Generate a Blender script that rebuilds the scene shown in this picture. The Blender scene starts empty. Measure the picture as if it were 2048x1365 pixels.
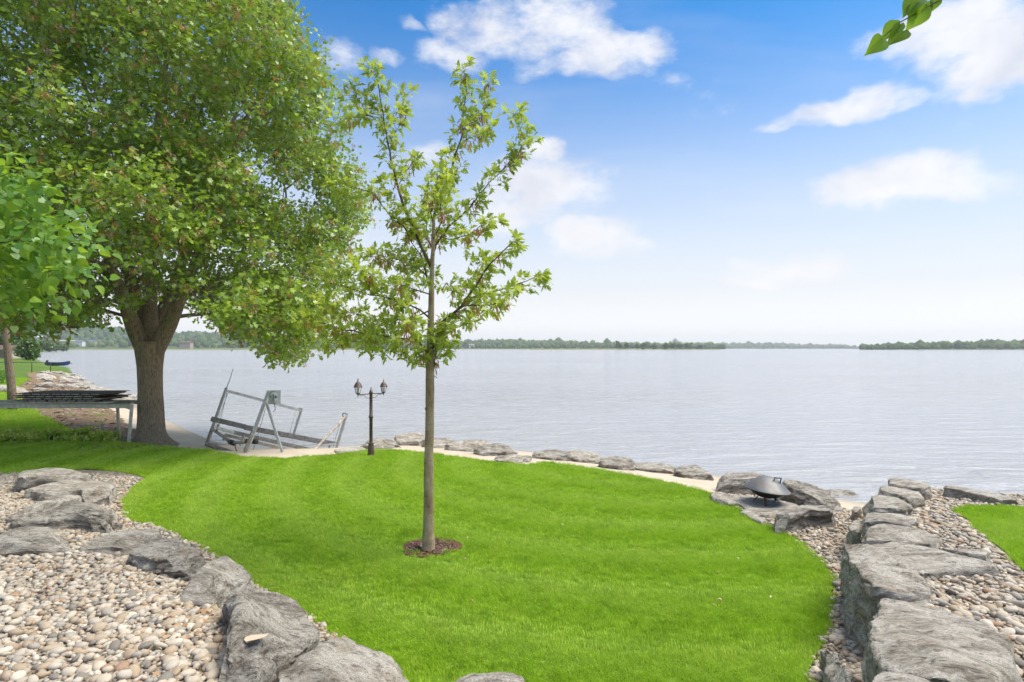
import bpy, bmesh, math, random
import numpy as np
from mathutils import Vector, Matrix, noise as mnoise
from mathutils.geometry import delaunay_2d_cdt

R = math.radians
rng = np.random.default_rng(7)
random.seed(7)
SC = bpy.context.scene
COL = SC.collection

# ------------------------------------------------------------ camera, sky, sun, exposure
EYE = 2.7          # metres above the lawn
FPX = 1138.0       # focal length in pixels of a 2048 px wide frame (20 mm lens)
HORIZON = 697.0
cam = bpy.data.cameras.new('camera')
cam.sensor_width = 36.0
cam.lens = 36.0 * FPX / 2048.0
cam.shift_y = (HORIZON - 682.5) / 2048.0
cam.clip_start = 0.05
cam.clip_end = 40000
camo = bpy.data.objects.new('camera', cam)
camo.location = (0, 0, EYE)
camo.rotation_euler = (R(90), 0, 0)
COL.objects.link(camo)
SC.camera = camo

SUN_EL, SUN_AZ = 62.0, 84.0       # azimuth clockwise from +Y (the lake)
sun = bpy.data.lights.new('sun', 'SUN')
sun.energy = 2.9
sun.angle = R(42)
sun.color = (1.0, 0.92, 0.78)
suno = bpy.data.objects.new('sun', sun)
suno.rotation_euler = (R(90 - SUN_EL), 0, R(180 - SUN_AZ))
COL.objects.link(suno)

SC.view_settings.view_transform = 'Standard'
SC.view_settings.look = 'None'
SC.view_settings.exposure = 1.05
SC.view_settings.gamma = 1.0
SC.render.engine = 'CYCLES'
SC.cycles.use_denoising = True
SC.cycles.use_adaptive_sampling = True
SC.cycles.adaptive_threshold = 0.012
SC.cycles.max_bounces = 8
SC.cycles.diffuse_bounces = 3
SC.cycles.glossy_bounces = 3
SC.cycles.transmission_bounces = 6
SC.cycles.transparent_max_bounces = 8
SC.cycles.volume_bounces = 0
SC.cycles.use_fast_gi = False
SC.cycles.sample_clamp_indirect = 6.0

# ------------------------------------------------------------ node helpers
class NT:
    def __init__(self, tree):
        self.t = tree
    def n(self, typ, **kw):
        nd = self.t.nodes.new(typ)
        for k, v in kw.items():
            setattr(nd, k, v)
        return nd
    def put(self, sock, v):
        if v is None:
            return
        if isinstance(v, bpy.types.NodeSocket):
            self.t.links.new(v, sock)
        else:
            if sock.type == 'RGBA' and hasattr(v, '__len__') and len(v) == 3:
                v = tuple(v) + (1.0,)
            sock.default_value = v
    def m(self, op, a, b=None, c=None, clamp=False):
        nd = self.n('ShaderNodeMath', operation=op, use_clamp=clamp)
        for i, v in enumerate((a, b, c)):
            if v is not None:
                self.put(nd.inputs[i], v)
        return nd.outputs[0]
    def vm(self, op, a, b=None, scale=None):
        nd = self.n('ShaderNodeVectorMath', operation=op)
        self.put(nd.inputs[0], a)
        if b is not None:
            self.put(nd.inputs[1], b)
        if scale is not None:
            self.put(nd.inputs['Scale'], scale)
        return nd.outputs['Value'] if op in ('DOT_PRODUCT', 'LENGTH', 'DISTANCE') else nd.outputs[0]
    def noise(self, vec, scale, detail=4, rough=0.55, dist=0.0, out='Fac', dim='3D'):
        nd = self.n('ShaderNodeTexNoise', noise_dimensions=dim)
        self.put(nd.inputs['Vector'], vec)
        nd.inputs['Scale'].default_value = scale
        nd.inputs['Detail'].default_value = detail
        nd.inputs['Roughness'].default_value = rough
        nd.inputs['Distortion'].default_value = dist
        return nd.outputs[out]
    def voro(self, vec, scale, feature='F1', out='Distance', rnd=1.0):
        nd = self.n('ShaderNodeTexVoronoi', feature=feature)
        self.put(nd.inputs['Vector'], vec)
        nd.inputs['Scale'].default_value = scale
        nd.inputs['Randomness'].default_value = rnd
        return nd.outputs[out]
    def ramp(self, fac, stops, interp='LINEAR'):
        nd = self.n('ShaderNodeValToRGB')
        cr = nd.color_ramp
        cr.interpolation = interp
        while len(cr.elements) < len(stops):
            cr.elements.new(0.5)
        while len(cr.elements) > len(stops):
            cr.elements.remove(cr.elements[-1])
        for e, (p, c) in zip(cr.elements, stops):
            e.position = p
            if not hasattr(c, '__len__'):
                c = (c, c, c)
            e.color = tuple(c) + (1.0,) if len(c) == 3 else c
        self.put(nd.inputs[0], fac)
        return nd.outputs[0]
    def mix(self, fac, a, b, mode='MIX'):
        nd = self.n('ShaderNodeMix', data_type='RGBA', blend_type=mode)
        self.put(nd.inputs[0], fac)
        self.put(nd.inputs[6], a)
        self.put(nd.inputs[7], b)
        return nd.outputs[2]
    def mr(self, v, a, b, c=0.0, d=1.0, smooth=False):
        nd = self.n('ShaderNodeMapRange')
        nd.interpolation_type = 'SMOOTHSTEP' if smooth else 'LINEAR'
        self.put(nd.inputs[0], v)
        for i, x in zip((1, 2, 3, 4), (a, b, c, d)):
            self.put(nd.inputs[i], x)
        return nd.outputs[0]
    def mapping(self, vec, loc=(0, 0, 0), rot=(0, 0, 0), scale=(1, 1, 1)):
        nd = self.n('ShaderNodeMapping')
        self.put(nd.inputs[0], vec)
        self.put(nd.inputs[1], loc)
        nd.inputs[2].default_value = rot
        nd.inputs[3].default_value = scale
        return nd.outputs[0]
    def bump(self, h, strength=0.5, dist=0.02, normal=None):
        nd = self.n('ShaderNodeBump')
        nd.inputs['Strength'].default_value = strength
        nd.inputs['Distance'].default_value = dist
        self.put(nd.inputs['Height'], h)
        if normal is not None:
            self.put(nd.inputs['Normal'], normal)
        return nd.outputs[0]

def mat(name):
    m = bpy.data.materials.new(name)
    m.use_nodes = True
    m.node_tree.nodes.clear()
    t = NT(m.node_tree)
    out = t.n('ShaderNodeOutputMaterial')
    return m, t, out

def principled(t, out, color, rough=0.7, metal=0.0, normal=None, spec=0.5, **kw):
    p = t.n('ShaderNodeBsdfPrincipled')
    t.put(p.inputs['Base Color'], color)
    t.put(p.inputs['Roughness'], rough)
    t.put(p.inputs['Metallic'], metal)
    t.put(p.inputs['Specular IOR Level'], spec)
    if normal is not None:
        t.put(p.inputs['Normal'], normal)
    for k, v in kw.items():
        t.put(p.inputs[k.replace('_', ' ')], v)
    if out is not None:
        t.t.links.new(p.outputs[0], out.inputs['Surface'])
    return p

def plain(name, color, rough=0.6, metal=0.0, var=0.15, scale=8.0, bump=0.15, dist=0.004, spec=0.5):
    """a flat colour with some wear: noise in tone, roughness and relief"""
    m, t, out = mat(name)
    co = t.n('ShaderNodeTexCoord').outputs['Object']
    nz = t.noise(co, scale, 5, 0.6)
    c2 = tuple(max(0.0, x * (1 - 1.6 * var)) for x in color)
    c1 = tuple(min(1.0, x * (1 + var)) for x in color)
    col = t.ramp(nz, [(0.3, c2), (0.7, c1)])
    rg = t.mr(nz, 0.3, 0.7, min(1, rough + 0.12), max(0.02, rough - 0.1))
    principled(t, out, col, rg, metal, t.bump(t.noise(co, scale * 9, 4), bump, dist), spec)
    return m

# ------------------------------------------------------------ world: daylight sky with fair-weather clouds
w = bpy.data.worlds.new('World')
SC.world = w
w.use_nodes = True
w.node_tree.nodes.clear()
T = NT(w.node_tree)
wout = T.n('ShaderNodeOutputWorld')
bg = T.n('ShaderNodeBackground')
T.t.links.new(bg.outputs[0], wout.inputs['Surface'])
sky = T.n('ShaderNodeTexSky', sky_type='NISHITA')
sky.sun_disc = False
sky.sun_elevation = R(SUN_EL)
sky.sun_rotation = R(SUN_AZ)
sky.altitude = 0
sky.air_density = 1.0
sky.dust_density = 1.2
sky.ozone_density = 2.2
SKY_STRENGTH = 0.087
dirv = T.n('ShaderNodeTexCoord').outputs['Generated']
sepd = T.n('ShaderNodeSeparateXYZ')
T.put(sepd.inputs[0], dirv)
dz = sepd.outputs[2]
# clear polarised blue above, whitened by the low lake haze towards the horizon
base_sky = T.mix(1.0, sky.outputs[0], (0.105, 0.66, 1.06), 'MULTIPLY')
hz = T.mr(dz, 0.0, 0.54, 1.0, 0.0, smooth=True)
base_sky = T.mix(hz, base_sky, T.mix(T.mr(dz, 0.0, 0.10), (6.7, 6.65, 6.6), (5.45, 5.45, 5.5)))

def dir_of(u, v):
    d = Vector(((u - 1024) / FPX, 1.0, (HORIZON - v) / FPX))
    return d
# cloud field: fractal noise on a high flat layer, fattened where cumulus stand
proj = T.vm('DIVIDE', dirv, T.n('ShaderNodeCombineXYZ').outputs[0])
cmb = proj.node.inputs[1].links[0].from_node
zz = T.m('ADD', T.m('MAXIMUM', dz, 0.0), 0.12)
for i in range(3):
    T.put(cmb.inputs[i], zz)
warp = T.noise(dirv, 9.0, 3, 0.6, out='Color')
wdir = T.vm('ADD', dirv, T.vm('SCALE', T.vm('SUBTRACT', warp, (0.5, 0.5, 0.5)), scale=0.075))
f1 = T.noise(T.mapping(wdir, scale=(1, 1, 1.9)), 6.5, 6, 0.60)
f2 = T.noise(T.mapping(dirv, loc=(3.1, 1.7, 0.4), scale=(1, 1, 2.2)), 19.0, 5, 0.64)
fbm = T.m('ADD', T.m('MULTIPLY', f1, 0.60), T.m('MULTIPLY', f2, 0.40))
blobs = None
CLOUDS = [  # u, v, half width, half height, strength
    (1010, 55, 105, 48, .75), (1120, 55, 120, 52, 1.0), (1230, 100, 105, 48, 1.0), (1180, 128, 110, 26, .9),
    (920, 110, 60, 32, .6), (1340, 162, 45, 20, .45),
    (1905, 58, 125, 52, 1.0), (2015, 100, 100, 72, 1.0), (1815, 112, 55, 34, .6), (1950, 185, 34, 26, .7),
    (1695, 214, 92, 25, 1.0), (1575, 246, 48, 10, .55),
    (1770, 365, 120, 38, 1.0), (1890, 378, 110, 30, .8), (1930, 320, 28, 18, .5),
    (1090, 300, 48, 28, .9), (1090, 375, 110, 55, .95), (1010, 410, 80, 50, .7),
    (1190, 470, 75, 36, .9), (1225, 495, 80, 24, .7),
    (1595, 540, 85, 26, .9), (1530, 565, 70, 18, .55),
    (690, 120, 42, 26, .6), (772, 113, 36, 16, .65), (820, 48, 24, 10, .5), (890, 36, 30, 18, .55), (1270, 8, 50, 10, .5),
    (840, 310, 60, 26, .6),
    # the same kind of cloud goes on outside the frame
    (2500, 260, 260, 90, .9), (2900, 40, 300, 130, 1.0), (-500, 160, 300, 110, .9), (-200, -300, 260, 120, .8),
    (900, -420, 300, 130, .9), (1900, -600, 320, 140, .9),
]
for (u, v, hw, hh, st) in CLOUDS:
    d = dir_of(u, v)
    L = d.length
    c = d.normalized()
    r = c.cross(Vector((0, 0, 1))).normalized()
    up = r.cross(c).normalized()
    sx, sy = 0.62 * FPX * L / hw, 0.62 * FPX * L / hh
    a = T.vm('DOT_PRODUCT', wdir, tuple(r * sx))
    b = T.vm('DOT_PRODUCT', wdir, tuple(up * sy))
    q = T.m('MULTIPLY_ADD', a, a, T.m('MULTIPLY', b, b))
    g = T.m('MULTIPLY_ADD', q, -st, st)
    blobs = g if blobs is None else T.m('MAXIMUM', blobs, g)
blobs = T.m('MULTIPLY', T.m('MAXIMUM', blobs, 0.0), T.m('GREATER_THAN', dz, 0.0))
dens = T.m('ADD', T.m('ADD', fbm, T.mr(dz, 0.5, 0.75, 0.0, 0.26, smooth=True)), T.m('MULTIPLY', blobs, 0.43))
cover = T.mr(dens, 0.57, 0.92, 0, 1, smooth=True)
# hemispherical thin veil
veil = T.mr(T.noise(T.mapping(proj, scale=(0.5, 1.6, 1)), 1.3, 4, 0.62), 0.50, 0.90, 0, 0.34)
cover = T.m('MAXIMUM', cover, T.m('MULTIPLY', veil, T.mr(dz, 0.02, 0.2)))
shade = T.noise(wdir, 12, 3, 0.55)
ccol = T.mix(T.mr(shade, 0.35, 0.65), (4.3, 4.4, 4.9), (5.6, 5.6, 5.75))
ccol = T.mix(T.mr(dz, 0.05, 0.32, 0.85, 0.0), ccol, (5.8, 5.8, 5.85))
full = T.mix(T.m('MULTIPLY', cover, 0.93), base_sky, ccol)
T.put(bg.inputs[0], full)
bg.inputs[1].default_value = SKY_STRENGTH
w.cycles.sampling_method = 'MANUAL'
w.cycles.sample_map_resolution = 256

# ------------------------------------------------------------ geometry helpers
def P(u, v, z=0.0):
    d = (EYE - z) * FPX / (v - HORIZON)
    return Vector(((u - 1024) * d / FPX, d, z))
def D(u, v, d):
    return Vector(((u - 1024) * d / FPX, d, EYE - (v - HORIZON) * d / FPX))

def tag(o, label=None, cat=None, group=None, kind=None):
    if label: o['label'] = label
    if cat: o['category'] = cat
    if group: o['group'] = group
    if kind: o['kind'] = kind
    return o
def empty(name, loc, label=None, cat=None, group=None):
    o = bpy.data.objects.new(name, None)
    o.empty_display_size = 0.1
    o.location = loc
    COL.objects.link(o)
    return tag(o, label, cat, group)
def wloc(o):
    v = Vector((0, 0, 0))
    while o is not None:
        v += o.location
        o = o.parent
    return v
def link(name, me, material=None, parent=None):
    """me is in world coordinates; parents are never rotated"""
    if material is not None and not me.materials:
        me.materials.append(material)
    o = bpy.data.objects.new(name, me)
    COL.objects.link(o)
    if parent is not None:
        o.parent = parent
        me.transform(Matrix.Translation(-wloc(parent)))
    return o
def np_mesh(name, verts, faces, smooth=False):
    """verts (n,3), faces (m,k) with k fixed"""
    me = bpy.data.meshes.new(name)
    verts = np.asarray(verts, dtype=np.float32)
    faces = np.asarray(faces, dtype=np.int32)
    m, k = faces.shape
    me.vertices.add(len(verts))
    me.vertices.foreach_set('co', verts.ravel())
    me.loops.add(m * k)
    me.loops.foreach_set('vertex_index', faces.ravel())
    me.polygons.add(m)
    me.polygons.foreach_set('loop_start', np.arange(0, m * k, k, dtype=np.int32))
    me.polygons.foreach_set('loop_total', np.full(m, k, dtype=np.int32))
    if smooth:
        me.polygons.foreach_set('use_smooth', np.ones(m, dtype=bool))
    me.update(calc_edges=True)
    me.validate()
    return me
class MB:
    """collects boxes, tubes and lathes into one mesh"""
    def __init__(self):
        self.v, self.f, self.s = [], [], []
    def add(self, vs, fs, smooth=False):
        b = len(self.v)
        self.v += [tuple(p) for p in vs]
        self.f += [tuple(i + b for i in f) for f in fs]
        self.s += [smooth] * len(fs)
        return self
    def box(self, c, sx, sy, sz, X=(1, 0, 0), Y=(0, 1, 0), Z=(0, 0, 1), ch=0.0):
        c, X, Y, Z = Vector(c), Vector(X), Vector(Y), Vector(Z)
        if ch <= 0:
            vs = [c + X * (sx / 2 * i) + Y * (sy / 2 * j) + Z * (sz / 2 * k) for k in (-1, 1) for j in (-1, 1) for i in (-1, 1)]
            return self.add(vs, [(0, 2, 3, 1), (4, 5, 7, 6), (0, 1, 5, 4), (2, 6, 7, 3), (0, 4, 6, 2), (1, 3, 7, 5)])
        bm = bmesh.new()
        bmesh.ops.create_cube(bm, size=1)
        bmesh.ops.scale(bm, vec=(sx, sy, sz), verts=bm.verts)
        bmesh.ops.bevel(bm, geom=bm.edges[:], offset=ch, segments=2, affect='EDGES', clamp_overlap=True)
        vs = [c + X * p.co.x + Y * p.co.y + Z * p.co.z for p in bm.verts]
        bm.verts.index_update()
        fs = [[q.index for q in f.verts] for f in bm.faces]
        bm.free()
        return self.add(vs, fs)
    def bar(self, a, b, wdt, hgt=None, up=(0, 0, 1), ch=0.0):
        a, b = Vector(a), Vector(b)
        hgt = hgt or wdt
        X = (b - a).normalized()
        Y = Vector(up).cross(X)
        if Y.length < 1e-4:
            Y = Vector((0, 1, 0)).cross(X)
        Y.normalize()
        Z = X.cross(Y)
        return self.box((a + b) / 2, (b - a).length, wdt, hgt, X, Y, Z, ch)
    def tube(self, pts, rad, n=8, cap=True):
        pts = [Vector(p) for p in pts]
        if not hasattr(rad, '__len__'):
            rad = [rad] * len(pts)
        vs, fs = [], []
        t0 = (pts[1] - pts[0]).normalized()
        nrm = t0.orthogonal().normalized()
        for i, p in enumerate(pts):
            t = (pts[min(i + 1, len(pts) - 1)] - pts[max(i - 1, 0)])
            if t.length < 1e-9: t = t0
            t = t.normalized()
            nrm = (nrm - t * nrm.dot(t))
            nrm = nrm.normalized() if nrm.length > 1e-6 else t.orthogonal().normalized()
            bn = t.cross(nrm)
            for k in range(n):
                a = 2 * math.pi * k / n
                vs.append(p + (nrm * math.cos(a) + bn * math.sin(a)) * rad[i])
        for i in range(len(pts) - 1):
            for k in range(n):
                k2 = (k + 1) % n
                fs.append((i * n + k, i * n + k2, (i + 1) * n + k2, (i + 1) * n + k))
        if cap:
            fs.append(tuple(range(n - 1, -1, -1)))
            fs.append(tuple(range((len(pts) - 1) * n, len(pts) * n)))
        return self.add(vs, fs, True)
    def lathe(self, c, prof, n=24, flat=False, rot=0.0):
        c = Vector(c)
        vs, fs = [], []
        for (r, z) in prof:
            for k in range(n):
                a = 2 * math.pi * k / n + rot
                vs.append(c + Vector((r * math.cos(a), r * math.sin(a), z)))
        for i in range(len(prof) - 1):
            for k in range(n):
                k2 = (k + 1) % n
                fs.append((i * n + k, i * n + k2, (i + 1) * n + k2, (i + 1) * n + k))
        return self.add(vs, fs, not flat)
    def build(self, name, material, parent=None):
        me = bpy.data.meshes.new(name)
        me.from_pydata(self.v, [], self.f)
        me.polygons.foreach_set('use_smooth', self.s)
        me.update()
        return link(name, me, material, parent)

def smooth(a, b, x):
    t = np.clip((x - a) / (b - a), 0, 1)
    return t * t * (3 - 2 * t)
def sd_poly(x, y, poly):
    """signed distance to a closed polygon, positive inside (arrays)"""
    x = np.asarray(x, float); y = np.asarray(y, float)
    dmin = np.full(x.shape, 1e18)
    inside = np.zeros(x.shape, bool)
    n = len(poly)
    for i in range(n):
        ax, ay = poly[i][0], poly[i][1]
        bx, by = poly[(i + 1) % n][0], poly[(i + 1) % n][1]
        ex, ey = bx - ax, by - ay
        t = np.clip(((x - ax) * ex + (y - ay) * ey) / max(ex * ex + ey * ey, 1e-12), 0, 1)
        dx, dy = x - ax - t * ex, y - ay - t * ey
        dmin = np.minimum(dmin, dx * dx + dy * dy)
        cr = ((ay > y) != (by > y))
        if ey != 0:
            inside ^= cr & (x < (bx - ax) * (y - ay) / ey + ax)
    return np.where(inside, 1, -1) * np.sqrt(dmin)
_nz_off = rng.uniform(-50, 50, (8, 3))
def vnoise(x, y, f, seed=0):
    """cheap smooth 2-D noise from summed sines (arrays), about -1..1"""
    o = np.random.default_rng(seed + 100)
    r = 0
    for k in range(6):
        a = o.uniform(0, 2 * math.pi); p = o.uniform(0, 6.28); q = f * o.uniform(0.6, 1.7)
        r = r + np.sin((x * math.cos(a) + y * math.sin(a)) * q + p + 1.3 * np.sin((x * math.sin(a) - y * math.cos(a)) * q * 0.6 + p * 2))
    return r / 4.0
# ------------------------------------------------------------ terrain
WATER_Z = -0.5
SHORE = [(60, -30), (30, -12), (14, 5.0), (10.0, 9.6), (8.2, 11.0), (7.0, 12.0), (6.2, 12.9), (4.9, 14.6), (2.5, 16.6), (0, 17.9), (-2, 18.7), (-4, 19.0),
         (-6, 18.3), (-8.3, 18.2), (-10.3, 19.6), (-14.2, 24), (-20.5, 31), (-25, 37), (-29.5, 41.5), (-33, 45), (-39, 51.5),
         (-46, 60), (-53, 69), (-75, 96), (-84, 105), (-110, 135), (-166, 202), (-338, 405), (-610, 728), (-900, 950), (-1600, 1200), (-1600, -30)]
TERR = [(-9.6, 12.3), (-7.6, 11.75), (-7.15, 10.2), (-6.1, 9.05), (-5.2, 8.55), (-4.0, 7.6), (-2.97, 6.6), (-1.75, 5.5), (-0.9, 4.5),
        (-0.5, 3.5), (0.0, 2.9), (1.5, 2.6), (2.6, 3.2), (2.75, 4.3), (3.05, 5.5), (3.75, 6.4), (4.65, 7.75), (5.45, 9.0), (6.1, 10.0), (6.7, 10.6), (7.4, 10.35), (8.6, 9.4), (12.5, 5.5), (14, -8), (-18, -8), (-18, 12.6)]
def height(x, y):
    x = np.asarray(x, float); y = np.asarray(y, float)
    s = sd_poly(x, y, SHORE)
    h = np.where(s > 0, -0.5 + 0.15 * s, -0.5 + 0.12 * s)
    h = np.clip(h, -3.0, 0.0)
    h = h + 0.025 * vnoise(x, y, 0.55, 1) * smooth(2, 5, s)
    far = smooth(-14, -40, x) * smooth(3, 14, s)
    h = h + 0.45 * far + 0.004 * np.clip(-x - 40, 0, 400) * smooth(5, 60, s)
    # raised stone-edged terraces
    d = sd_poly(x, y, TERR)
    TL = np.clip(0.66 - 0.082 * (y - 3), 0.05, 0.66)
    TR = np.clip(0.54 - 0.085 * (y - 6.5), 0.2, 0.54)
    tt = np.where(x < 0.5, TL, TR)
    wn = smooth(3.3, 1.6, y)
    tt = tt * (1 - wn) + 1.1 * wn
    k = np.where(x < 0.5, smooth(-0.1, 1.5, d), smooth(0.1, 0.5, d))
    return np.maximum(h, np.where(d > -0.1, h * (1 - k) + tt * k, -9))
def hz1(x, y):
    return float(height(np.array([x]), np.array([y]))[0])

def sheet(name, poly, step, lift, material, parent=None, wob=0.0, kind='structure'):
    """a ground sheet with an exact outline that follows the terrain"""
    pts = []
    n = len(poly)
    for i in range(n):
        a, b = Vector(poly[i][:2]), Vector(poly[(i + 1) % n][:2])
        k = max(1, int((b - a).length / (step * 0.8)))
        for j in range(k):
            p = a.lerp(b, j / k)
            if wob:
                q = mnoise.noise(Vector((p.x * 1.7, p.y * 1.7, 3.0))) * wob + mnoise.noise(Vector((p.x * 6, p.y * 6, 9.0))) * wob * 0.5
                t = (b - a).normalized()
                p = p + Vector((-t.y, t.x)) * q
            pts.append(p)
    edges = [(i, (i + 1) % len(pts)) for i in range(len(pts))]
    xs = np.array([p.x for p in pts]); ys = np.array([p.y for p in pts])
    gx, gy = np.meshgrid(np.arange(xs.min(), xs.max(), step), np.arange(ys.min(), ys.max(), step))
    gx = gx.ravel() + rng.uniform(-.2, .2, gx.size) * step; gy = gy.ravel() + rng.uniform(-.2, .2, gy.size) * step
    ok = sd_poly(gx, gy, [(p.x, p.y) for p in pts]) > step * 0.45
    allp = pts + [Vector((a, b)) for a, b in zip(gx[ok], gy[ok])]
    vs, es, fs, *_ = delaunay_2d_cdt(allp, edges, [], 1, 1e-5)
    vx = np.array([v.x for v in vs]); vy = np.array([v.y for v in vs])
    vz = height(vx, vy) + lift
    me = bpy.data.meshes.new(name)
    me.from_pydata(list(zip(vx, vy, vz)), [], [tuple(f) for f in fs])
    me.polygons.foreach_set('use_smooth', [True] * len(me.polygons))
    me.update()
    if sum(p.normal.z for p in me.polygons) < 0:
        me.flip_normals()
    o = link(name, me, material, parent)
    if kind and parent is None:
        o['kind'] = kind
    return o

# ---- materials of the ground
def geo_pos(t):
    return t.n('ShaderNodeNewGeometry').outputs['Position']
m_soil, t, out = mat('far_grass_soil')
po = geo_pos(t)
c = t.ramp(t.noise(po, 0.35, 6, 0.6), [(0.3, (0.075, 0.14, 0.02)), (0.55, (0.12, 0.20, 0.03)), (0.75, (0.17, 0.19, 0.05))])
c = t.mix(t.mr(t.noise(po, 9, 4), 0.4, 0.7), c, t.mix(0.5, c, (0.05, 0.09, 0.015)))
principled(t, out, c, 0.95, normal=t.bump(t.noise(po, 14, 5, 0.7), 0.9, 0.08), spec=0.15)
m_turf, t, out = mat('turf_soil')
po = geo_pos(t)
c = t.ramp(t.noise(po, 6, 5, 0.6), [(0.3, (0.10, 0.19, 0.015)), (0.7, (0.17, 0.27, 0.03))])
principled(t, out, c, 0.95, normal=t.bump(t.noise(po, 60, 3), 0.5, 0.01), spec=0.1)
m_sand, t, out = mat('beach_sand')
po = geo_pos(t)
z = t.n('ShaderNodeSeparateXYZ'); t.put(z.inputs[0], po)
c = t.ramp(t.noise(po, 1.6, 6, 0.6), [(0.3, (0.46, 0.38, 0.29)), (0.7, (0.56, 0.48, 0.385))])
c = t.mix(t.mr(t.noise(po, 45, 3), 0.55, 0.75, 0, 0.35), c, (0.33, 0.27, 0.2))
wet = t.mr(t.m('ADD', z.outputs[2], t.m('MULTIPLY', t.noise(po, 1.2, 3), 0.08)), -0.46, -0.36, 0.55, 0.0)
c = t.mix(wet, c, (0.24, 0.19, 0.14))
principled(t, out, c, 0.9, normal=t.bump(t.noise(po, 30, 5, 0.7), 0.5, 0.02), spec=0.2)
m_bank, t, out = mat('mulch_and_dead_leaves')
po = geo_pos(t)
c = t.ramp(t.noise(po, 7, 6, 0.7), [(0.25, (0.12, 0.075, 0.045)), (0.5, (0.25, 0.17, 0.11)), (0.75, (0.38, 0.28, 0.19))])
c = t.mix(t.mr(t.noise(po, 1.1, 5, 0.6), 0.56, 0.66), c, (0.11, 0.19, 0.025))
principled(t, out, c, 0.95, normal=t.bump(t.noise(po, 25, 5, 0.75), 1.0, 0.06), spec=0.15)
m_pebbed, t, out = mat('pebble_bed_soil')
po = geo_pos(t)
v1 = t.voro(po, 22, out='Color')
hs = t.n('ShaderNodeSeparateColor'); t.put(hs.inputs[0], v1)
c = t.ramp(hs.outputs[0], [(0.0, (0.16, 0.12, 0.085)), (0.5, (0.27, 0.22, 0.165)), (1.0, (0.33, 0.3, 0.26))])
principled(t, out, c, 0.9, normal=t.bump(t.voro(po, 22), -1.0, 0.04), spec=0.2)

# ---- the base sheet: everything on this side of the lake
def axis(lo, hi, c0, c1, fine, growth=1.22):
    a = list(np.arange(c0, c1 + 1e-6, fine))
    s = fine
    while a[-1] < hi:
        s *= growth; a.append(a[-1] + s)
    s = fine
    while a[0] > lo:
        s *= growth; a.insert(0, a[0] - s)
    return np.array(a)
ax = axis(-1600, 60, -44, 13, 0.33); ay = axis(-30, 1200, -4, 60, 0.33)
GX, GY = np.meshgrid(ax, ay)
GZ = height(GX, GY) - 0.03
dT = sd_poly(GX, GY, TERR)
GZ = np.where((dT > -0.7) & (GY < 12.2) & (GY > 2.5) & (dT < 3.0) & (np.abs(GX) < 1.2 * GY), GZ - 0.16, GZ)
GZ = np.where(GZ < -2.5, -2.5, GZ)
ny, nx = GX.shape
idx = np.arange(ny * nx).reshape(ny, nx)
fc = np.stack([idx[:-1, :-1], idx[:-1, 1:], idx[1:, 1:], idx[1:, :-1]], -1).reshape(-1, 4)
me = np_mesh('ground', np.stack([GX, GY, GZ], -1).reshape(-1, 3), fc, True)
ground = link('ground', me, m_soil); ground['kind'] = 'structure'

# ---- lawn, beach, beds
def px(pts, z=0.0):
    return [(P(u, v, z).x, P(u, v, z).y) for u, v in pts]
LAWN = px([(-330, 880), (0, 884), (230, 884), (340, 886), (400, 895), (445, 907), (490, 916), (570, 918), (660, 912), (740, 901), (800, 902), (870, 909), (1000, 927),
           (1055, 931), (1090, 925), (1200, 941), (1330, 965), (1420, 987), (1500, 1032), (1590, 1080), (1650, 1128), (1668, 1170), (1664, 1220),
           (1646, 1300), (1615, 1365)]) + [(2.5, 3.5), (1.5, 2.8), (0.0, 3.1), (-0.5, 3.7), (-0.9, 4.45), (-1.75, 5.4), (-2.97, 6.5), (-4.0, 7.5), (-5.2, 8.5),
           (-6.0, 8.9), (-6.95, 10.1)] + px([(262, 985), (292, 958), (240, 945), (170, 938), (60, 946), (-60, 950), (-330, 950)])
MULCH_C = P(857, 1098, 0.0)
lawn = sheet('lawn', LAWN, 0.25, 0.012, m_turf, wob=0.05)
BEACH = [(13, 7.5), (9.6, 11.5), (7.0, 14.5), (3.5, 18), (0, 20.5), (-4, 21.5), (-8, 20.5), (-10.5, 21.8), (-14.6, 26), (-21, 33), (-24, 36), (-22, 30.5),
         (-15.6, 22.2), (-12.0, 18.6), (-9.6, 15.9), (-7.5, 13.5), (-4, 13.2), (0, 12.6), (3.0, 11), (4.0, 9.5), (5.5, 8.9), (6.4, 9.9), (7.4, 10.0), (9.5, 8.0)]
beach = sheet('beach', BEACH, 0.4, -0.006, m_sand)
BANK = px([(345, 880), (300, 862), (252, 838), (222, 806), (200, 786), (172, 766), (140, 752), (95, 744), (50, 748), (62, 760), (40, 772), (34, 795), (60, 815), (84, 838), (120, 850), (150, 872), (230, 886)], -0.05)
bank = sheet('mulch_bank', BANK, 0.5, 0.004, m_bank, wob=0.25)
PEB_L = [(-9.6, 12.7), (-7.4, 12.1), (-6.8, 10.3), (-5.9, 9.05), (-5.2, 8.5), (-4.0, 7.55), (-2.97, 6.5), (-1.75, 5.4), (-0.9, 4.4), (-0.5, 3.5), (-0.6, 2.6), (-4.5, 2.6), (-8.5, 6.0), (-12.5, 10.5), (-12.5, 12.4)]
PEB_LF = [(-9.6, 12.3), (-7.65, 11.75), (-7.1, 10.2), (-6.05, 8.95), (-5.2, 8.5)] + PEB_L[5:]
bed_l = sheet('pebble_bed', PEB_L, 0.25, 0.004, m_pebbed)
RLAWN = px([(1905, 1018), (1935, 1010), (1985, 1008), (2060, 1015), (2400, 1060), (2400, 1300), (2160, 1250), (2048, 1165), (2000, 1115), (1960, 1080), (1935, 1045)], 0.44)
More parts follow.
